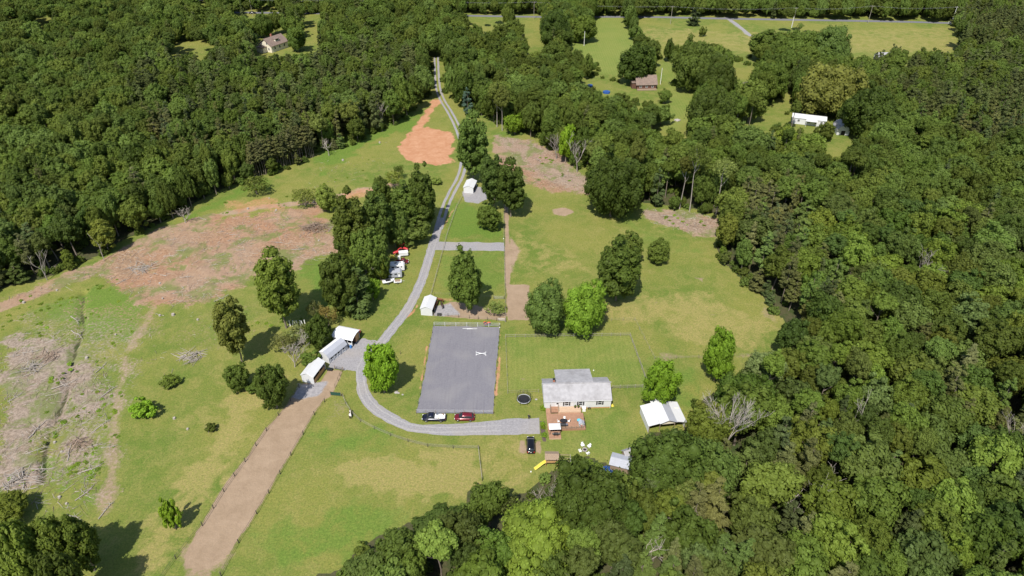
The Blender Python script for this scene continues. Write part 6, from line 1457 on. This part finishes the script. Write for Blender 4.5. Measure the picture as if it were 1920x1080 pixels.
e = empty('yellow_machine', g(736, 486), R(20), 'small yellow machine under the trees of the machinery row', 'machine'); MB().box((0, 0, .8), (1.4, .8, .7)).build('body', M['yellow'], e); MB().tube((.5, 0, 1.1), (1.2, 0, 2.0), .1, .06, 6).build('arm', M['yellow'], e)
for s_ in (-1, 1): wheel(e, -.3, s_ * .45, .32, .18, s_)
o = MB().tube((0, 0, 0), (0, 0, .9), .3, .3, 12).build('barrel', M['blue'], None, g(658, 652.5)); tag(o, 'blue plastic barrel in front of the curved roof barn', 'barrel')
e = empty('water_trough', g(619, 694), R(-10), 'dark water trough beside the stable yard gate', 'trough'); MB().box((0, 0, .3), (1.5, .7, .6)).build('tub', M['black'], e); MB().box((0, 0, .605), (1.3, .52, .01)).build('water', M['glass'], e)
e = empty('water_trough', g(824, 591), R(-5), 'dark trough by the front corner of the run-in shed', 'trough'); MB().box((0, 0, .3), (1.3, .6, .6)).build('tub', M['black'], e); MB().box((0, 0, .605), (1.1, .45, .01)).build('water', M['glass'], e)

# ------------------------------------------------------------------ garden things
tc = g(982, 752.5); e = empty('trampoline', tc, 0, 'round black trampoline with dark safety net left of the house', 'trampoline'); Rr = 1.65
def circ(r, z, n=28): return [Vector((math.cos(k * 2 * math.pi / n) * r, math.sin(k * 2 * math.pi / n) * r, z)) for k in range(n)]
MB().prism([(p.x, p.y) for p in circ(Rr - .2, 0)], .84, .86).build('mat', M['black'], e)
rg = circ(Rr, .86); m_ = MB(); [m_.tube(rg[k], rg[(k + 1) % 28], .09, .09, 5, False) for k in range(28)]; m_.build('frame_pad', M['greyrib'], e)
for k in range(6):
    a = k * math.pi / 3; MB().tube((math.cos(a) * (Rr + .08), math.sin(a) * (Rr + .08), 0), (math.cos(a) * (Rr + .08), math.sin(a) * (Rr + .08), 2.7), .035, .035, 6).build('net_pole', M['black'], e)
nt_ = MB(); top = circ(Rr + .02, 2.55, 42); bo = circ(Rr + .02, .95, 42)
for k in range(42): nt_.tube(bo[k], top[k], .008, .008, 3, False)
for z in np.arange(1.1, 2.6, .18): c_ = circ(Rr + .02, z, 42); [nt_.tube(c_[k], c_[(k + 1) % 42], .008, .008, 3, False) for k in range(42)]
nt_.build('safety_net', M['black'], e)
o = rock(1005.5, 749, .4, 'dark stone lying between trampoline and house'); 
# playset with slide and swing beam
e = empty('playset', g(1034, 868), R(-1), 'wooden playset with roof, yellow slide and side beam on the lawn', 'playset')
for x in (-1.3, 1.3):
    for y in (-1, 1): MB().box((x, y, 1.2), (.12, .12, 2.4)).build('post', M['tanwood'], e)
MB().box((0, 0, 1.2), (2.6, 2.0, .1)).build('platform', M['wood'], e)
MB().add([(-1.6, -1.2, 2.35), (1.6, -1.2, 2.35), (1.6, 0.1, 3.0), (-1.6, 0.1, 3.0), (1.6, 1.3, 2.45), (-1.6, 1.3, 2.45)] , [(0, 1, 2, 3), (3, 2, 4, 5)]).build('roof', M['wood'], e)
MB().box((0, -1.02, 1.55), (2.5, .05, .6)).build('rail_board', M['tanwood'], e)
for y in (-.5, .5): MB().box((2.75, y, 2.2), (3.0, .1, .12)).build('swing_beam', M['wood'], e)
for y in (-1, 1): MB().tube((4.25, y * .5, 2.25), (4.35, y * 1.1, 0), .06, .06, 6).build('swing_leg', M['chair'], e)
MB().box((2.8, 0, .05), (2.2, 1.3, .06)).build('sandbox', M['stone'], e)
sl = MB(); pth = [Vector((-1.3, -.6, 1.25)), Vector((-2.2, -1.0, .95)), Vector((-3.2, -1.6, .45)), Vector((-3.9, -2.0, .15))]
for a, b in zip(pth[:-1], pth[1:]):
    d = (b - a).normalized(); nn = Vector((-d.y, d.x, 0)).normalized() * .34
    for off_, hh in ((0, .05),): sl.add([a + nn, b + nn, b - nn, a - nn, a + nn + Vector((0, 0, -.05)), b + nn + Vector((0, 0, -.05)), b - nn + Vector((0, 0, -.05)), a - nn + Vector((0, 0, -.05))], [(0, 1, 2, 3), (4, 7, 6, 5), (0, 4, 5, 1), (3, 2, 6, 7)])
    for s_ in (-1, 1): sl.tube(a + nn * s_ + Vector((0, 0, .08)), b + nn * s_ + Vector((0, 0, .08)), .08, .08, 5)
sl.build('slide', M['yellow'], e)
# lawn chairs round the fire pit
def lawn_chair(P, label):
    p = g(*P); cpos = g(1096.5, 844); d = cpos - p; e = empty('lawn_chair', p, math.atan2(d.y, d.x) + math.pi / 2, label, 'chair', 'white chairs round the fire pit'); e.scale = (.85, .85, .85)
    MB().box((0, .05, .36), (.62, .65, .05), rx=-.18).build('seat', M['chair'], e)
    for k in range(5): MB().box((-.26 + .13 * k, .47, .75), (.11, .04, .95 - abs(k - 2) * .07), rx=-.35).build('back_slat', M['chair'], e)
    for s_ in (-1, 1):
        MB().box((s_ * .40, .05, .58), (.15, .8, .04)).build('armrest', M['chair'], e)
        for y in (-.25, .35): MB().box((s_ * .36, y, .28), (.06, .09, .56)).build('leg', M['chair'], e)
lawn_chair((1092.5, 837), 'white slatted lawn chair beyond the fire pit, nearest the deck'); lawn_chair((1104, 839), 'white slatted lawn chair right of the fire pit')
lawn_chair((1088, 847), 'white slatted lawn chair left of the fire pit'); lawn_chair((1102, 851.5), 'white slatted lawn chair closest to the large oak')
e = empty('fire_pit', g(1096.5, 844), 0, 'round stone fire pit between the four white chairs', 'fire pit')
for k in range(12):
    a = k * math.pi / 6; MB().box((math.cos(a) * .5, math.sin(a) * .5, .15), (.2, .26, .3), a).build('stone', M['stone'], e)
MB().tube((0, 0, 0), (0, 0, .05), .42, .42, 12).build('ashes', M['dark'], e)
bm_ = MB().tube((0, 0, 0), (0, 0, .25), .14, .12, 10).mesh('bucket', M['chair'])
for u_, v_, l_ in ((995.5, 885, 'small white bucket lying on the lawn below the black car'), (1113, 695, 'small white bucket in the paddock behind the house'), (944, 448, 'white bucket on the fence at the gravel crossing'), (937, 614, 'white bucket on the upper right corner of the arena')):
    tag(link('bucket', bm_, None, g(u_, v_)), l_, 'bucket')
o = MB().add([(-.8, -.5, 0), (.8, -.5, 0), (.8, .5, 0), (-.8, .5, 0), (-.5, 0, .7), (.6, 0, .7)], [(0, 1, 5, 4), (1, 2, 5), (2, 3, 4, 5), (3, 0, 4), (0, 3, 2, 1)]).build('blue_cover', M['tarpblue'], None, g(1318, 762)); tag(o, 'pale blue covered object in the shade left of the big bare tree', 'cover')
for u_, v_, s_, l_ in ((1137, 174, 2.0, 'blue covered pool on the lawn left of the log house'), (1106, 162, 1.6, 'smaller dark blue cover on the lawn left of the log house')):
    o = MB().tube((0, 0, 0), (0, 0, .8), s_, s_ * .95, 18).build('covered_pool', M['tarpblue'], None, g(u_, v_)); tag(o, l_, 'pool')
o = rock(1270, 226, 1.6, 'pale rock heap on the log house lawn')

# ------------------------------------------------------------------ horses and person
def skin(name, pts, edges, m, root=0, sub=2):
    me = bpy.data.meshes.new(name); me.from_pydata([p[:3] for p in pts], edges, []); me.materials.append(m); o = bpy.data.objects.new(name, me); COL.objects.link(o)
    sk = o.modifiers.new('skin', 'SKIN'); sk.use_smooth_shade = True
    if not me.skin_vertices: me.skin_vertices.new()
    for i, p in enumerate(pts): me.skin_vertices[0].data[i].radius = p[3] if isinstance(p[3], tuple) else (p[3], p[3])
    me.skin_vertices[0].data[root].use_root = True
    s_ = o.modifiers.new('sub', 'SUBSURF'); s_.levels = sub; s_.render_levels = sub
    return o
def horse(P, ang, coat, label, head='up', mane='darkcoat'):
    hd = {'up': ((1.30, 0, 1.75, (.11, .13)), (1.42, 0, 1.92, .11), (1.62, 0, 1.80, .10), (1.85, 0, 1.60, .07)), 'down': ((1.30, 0, 1.25, (.11, .14)), (1.55, 0, .85, .11), (1.66, 0, .55, .10), (1.70, 0, .25, .07)), 'level': ((1.35, 0, 1.5, (.11, .13)), (1.6, 0, 1.58, .11), (1.8, 0, 1.42, .10), (2.0, 0, 1.22, .07))}[head]
    pts = [(0, 0, 1.15, (.29, .33)), (-.45, 0, 1.17, (.28, .30)), (-.78, 0, 1.2, (.25, .26)), (.4, 0, 1.12, (.27, .33)), (.75, 0, 1.2, (.22, .29)), (1.02, 0, 1.42, (.14, .2)), *hd]
    E = [(0, 1), (1, 2), (0, 3), (3, 4), (4, 5), (5, 6), (6, 7), (7, 8), (8, 9)]
    def leg(root, x, y, hind, sw):
        n_ = len(pts)
        if hind: L_ = [(x + .05, y, .95, .15), (x + .12, y, .72, .10), (x - .12, y, .50, .065), (x - .05 + sw, y, .25, .042), (x + .02 + sw, y, .06, .06)]
        else: L_ = [(x, y, .88, .12), (x + .0, y, .72, .085), (x + .02 + sw * .6, y, .48, .06), (x + sw, y, .25, .04), (x + .03 + sw, y, .06, .06)]
        pts.extend(L_); E.append((root, n_)); E.extend([(n_ + i, n_ + i + 1) for i in range(4)])
    leg(4, .68, .17, False, .06); leg(4, .68, -.17, False, -.08); leg(2, -.78, .18, True, -.06); leg(2, -.78, -.18, True, .08)
    for s_ in (-1, 1): n_ = len(pts); pts.append((hd[1][0] - .03, s_ * .07, hd[1][2] + .13, .035)); E.append((7, n_))
    o = skin('horse', pts, E, coat); o.location = g(*P); o.rotation_euler = (0, 0, ang); tag(o, label, 'horse')
    tl = MB().path([Vector((-.98, 0, 1.3)), Vector((-1.12, 0, 1.1)), Vector((-1.14, 0, .75)), Vector((-1.12, 0, .45))], [.05, .08, .09, .03], 6).build('tail', M[mane], o)
    mn = MB()
    a, b = Vector((.95, 0, 1.62)), Vector((hd[1][0] - .08, 0, hd[1][2] + .1))
    for k in range(6): p = a.lerp(b, k / 5); mn.box(p, (.16, .05, .2))
    mn.build('mane', M[mane], o); return o
horse((657.5, 781), R(100), M['pinto'], 'brown and white horse standing in the lower pasture beside the fence', 'down')
horse((826.5, 567), R(165), M['bay'], 'bay horse standing with its head towards the upper end of the shed', 'level')
horse((829, 576.5), R(110), M['darkcoat'], 'dark horse standing in the middle of the run-in pen', 'level')
horse((818, 575), R(75), M['bay'], 'bay horse half inside the open side of the run-in shed', 'down')
def person(P, ang, label):
    pts = [(0, 0, .98, (.16, .12)), (0, 0, 1.2, (.14, .10)), (0, 0, 1.42, (.18, .10)), (0, 0, 1.52, .06), (0, 0.02, 1.62, (.085, .1)), (0, .02, 1.72, (.08, .09)),
           (.2, 0, 1.42, .06), (.27, -.02, 1.15, .045), (.25, .1, .93, .035), (.25, .14, .84, .03), (-.2, 0, 1.42, .06), (-.27, -.02, 1.15, .045), (-.25, .1, .93, .035), (-.25, .14, .84, .03),
           (.1, 0, .88, .095), (.11, .04, .5, .065), (.11, -.02, .1, .045), (.11, .12, .04, .04), (-.1, 0, .88, .095), (-.11, -.08, .5, .065), (-.11, -.15, .1, .045), (-.11, -.02, .04, .04)]
    E = [(0, 1), (1, 2), (2, 3), (3, 4), (4, 5), (2, 6), (6, 7), (7, 8), (8, 9), (2, 10), (10, 11), (11, 12), (12, 13), (0, 14), (14, 15), (15, 16), (16, 17), (0, 18), (18, 19), (19, 20), (20, 21)]
    o = skin('person', pts, E, M['cloth']); o.location = g(*P); o.rotation_euler = (0, 0, ang); tag(o, label, 'person')
    vs_, f = ico(2); MB().add([(x * .092, y * .105 + .03, z * .12) for x, y, z in vs_.tolist()], [tuple(r) for r in f.tolist()], None, True).build('head', M['skin'], o, (0, .012, 1.69))
    MB().add([(x * .1, y * .11, z * .1) for x, y, z in vs_.tolist() if True], [tuple(r) for r in f.tolist()], None, True).build('hair', M['darkcoat'], o, (0, 0, 1.745))
    for s_ in (-1, 1):
        hp = MB(); hp.box((0, 0, 0), (.035, .08, .09))
        for k, ln in enumerate((.065, .08, .075, .06)): hp.tube((0, -.03 + .02 * k, -.04), (0, -.025 + .02 * k, -.04 - ln), .009, .008, 5)
        hp.tube((0, .04, 0), (-.01 * s_, .065, -.05), .011, .009, 5); hp.build('hand', M['skin'], o, (s_ * .25, .15, .80))
    return o
person((991.5, 786), R(150), 'person in dark clothes standing at the end of the gravel drive')

# ------------------------------------------------------------------ utility poles and wires
def upole(u_, v_, h_, label, arm=True, m='fencewood', lamp=False):
    e = empty('utility_pole', g(u_, v_), R(3), label, 'utility pole'); MB().tube((0, 0, -.2), (0, 0, h_), .17, .11, 8).build('pole', M[m], e)
    if arm:
        MB().box((0, 0, h_ - .6), (2.4, .12, .14)).build('crossarm', M['fencewood'], e)
        for x in (-1.1, 0, 1.1): MB().tube((x, 0, h_ - .53), (x, 0, h_ - .3), .05, .04, 6).build('insulator', M['chair'], e)
    if lamp: MB().tube((0, 0, h_ - .3), (.9, 0, h_ + .1), .04, .04, 6).build('lamp_arm', M['rustrail'], e); MB().box((1.0, 0, h_ + .05), (.5, .25, .15)).build('lamp_head', M['chair'], e)
    return e
pol = [(100, 27), (474, 30), (633, 30), (790, 31), (1001, 36), (1257, 45), (1486, 48), (1627, 44), (1783, 46)]
nmz = ['at the far left', 'left of the far left meadow', 'above the cream house', 'above the head of the driveway', 'at the narrow meadow strip', 'at the left of the big far field', 'in the middle of the big far field', 'towards the right of the big far field', 'with a pale top at the right corner of the big field']
for (u_, v_), nm in zip(pol, nmz): upole(u_, v_, 12, 'tall wooden utility pole ' + nm, True, 'chair' if 'pale' in nm else 'fencewood')
mb = MB(); W0 = [g(*p) for p in pol]; W0 = [W0[0] + Vector((-150, 0, 0))] + W0 + [W0[-1] + Vector((150, -12, 0))]
for dx in (-1.1, 0, 1.1):
    for a, b in zip(W0[:-1], W0[1:]):
        pr_ = a + Vector((dx * .2, dx, 11.7))
        for k in range(1, 7):
            t = k / 6; p = a.lerp(b, t) + Vector((dx * .2, dx, 11.7 - 5.5 * t * (1 - t))); mb.tube(pr_, p, .016, .016, 3, False); pr_ = p
tag(mb.build('power_line', M['rustrail']), 'three thin power lines strung along the far county road', 'power line')
upole(1238, 158, 9, 'grey utility pole on the lawn right of the log house', False, 'chair'); upole(1095, 86, 9, 'thin pole at the lower left of the striped hay field', False, 'chair')
upole(1484, 52, 9, 'second shorter pole in the middle of the far field', False, 'chair')
o = MB().box((0, 0, .7), (1.2, .6, 1.4)).build('road_sign', M['chair'], None, g(1779, 45)); tag(o, 'small white sign at the foot of the right corner pole', 'sign')
car('parked_car', (474, 26), R(5), M['carblack'], 'dark car on the county road above the cream house', 'suv', 4.8, 1.9)
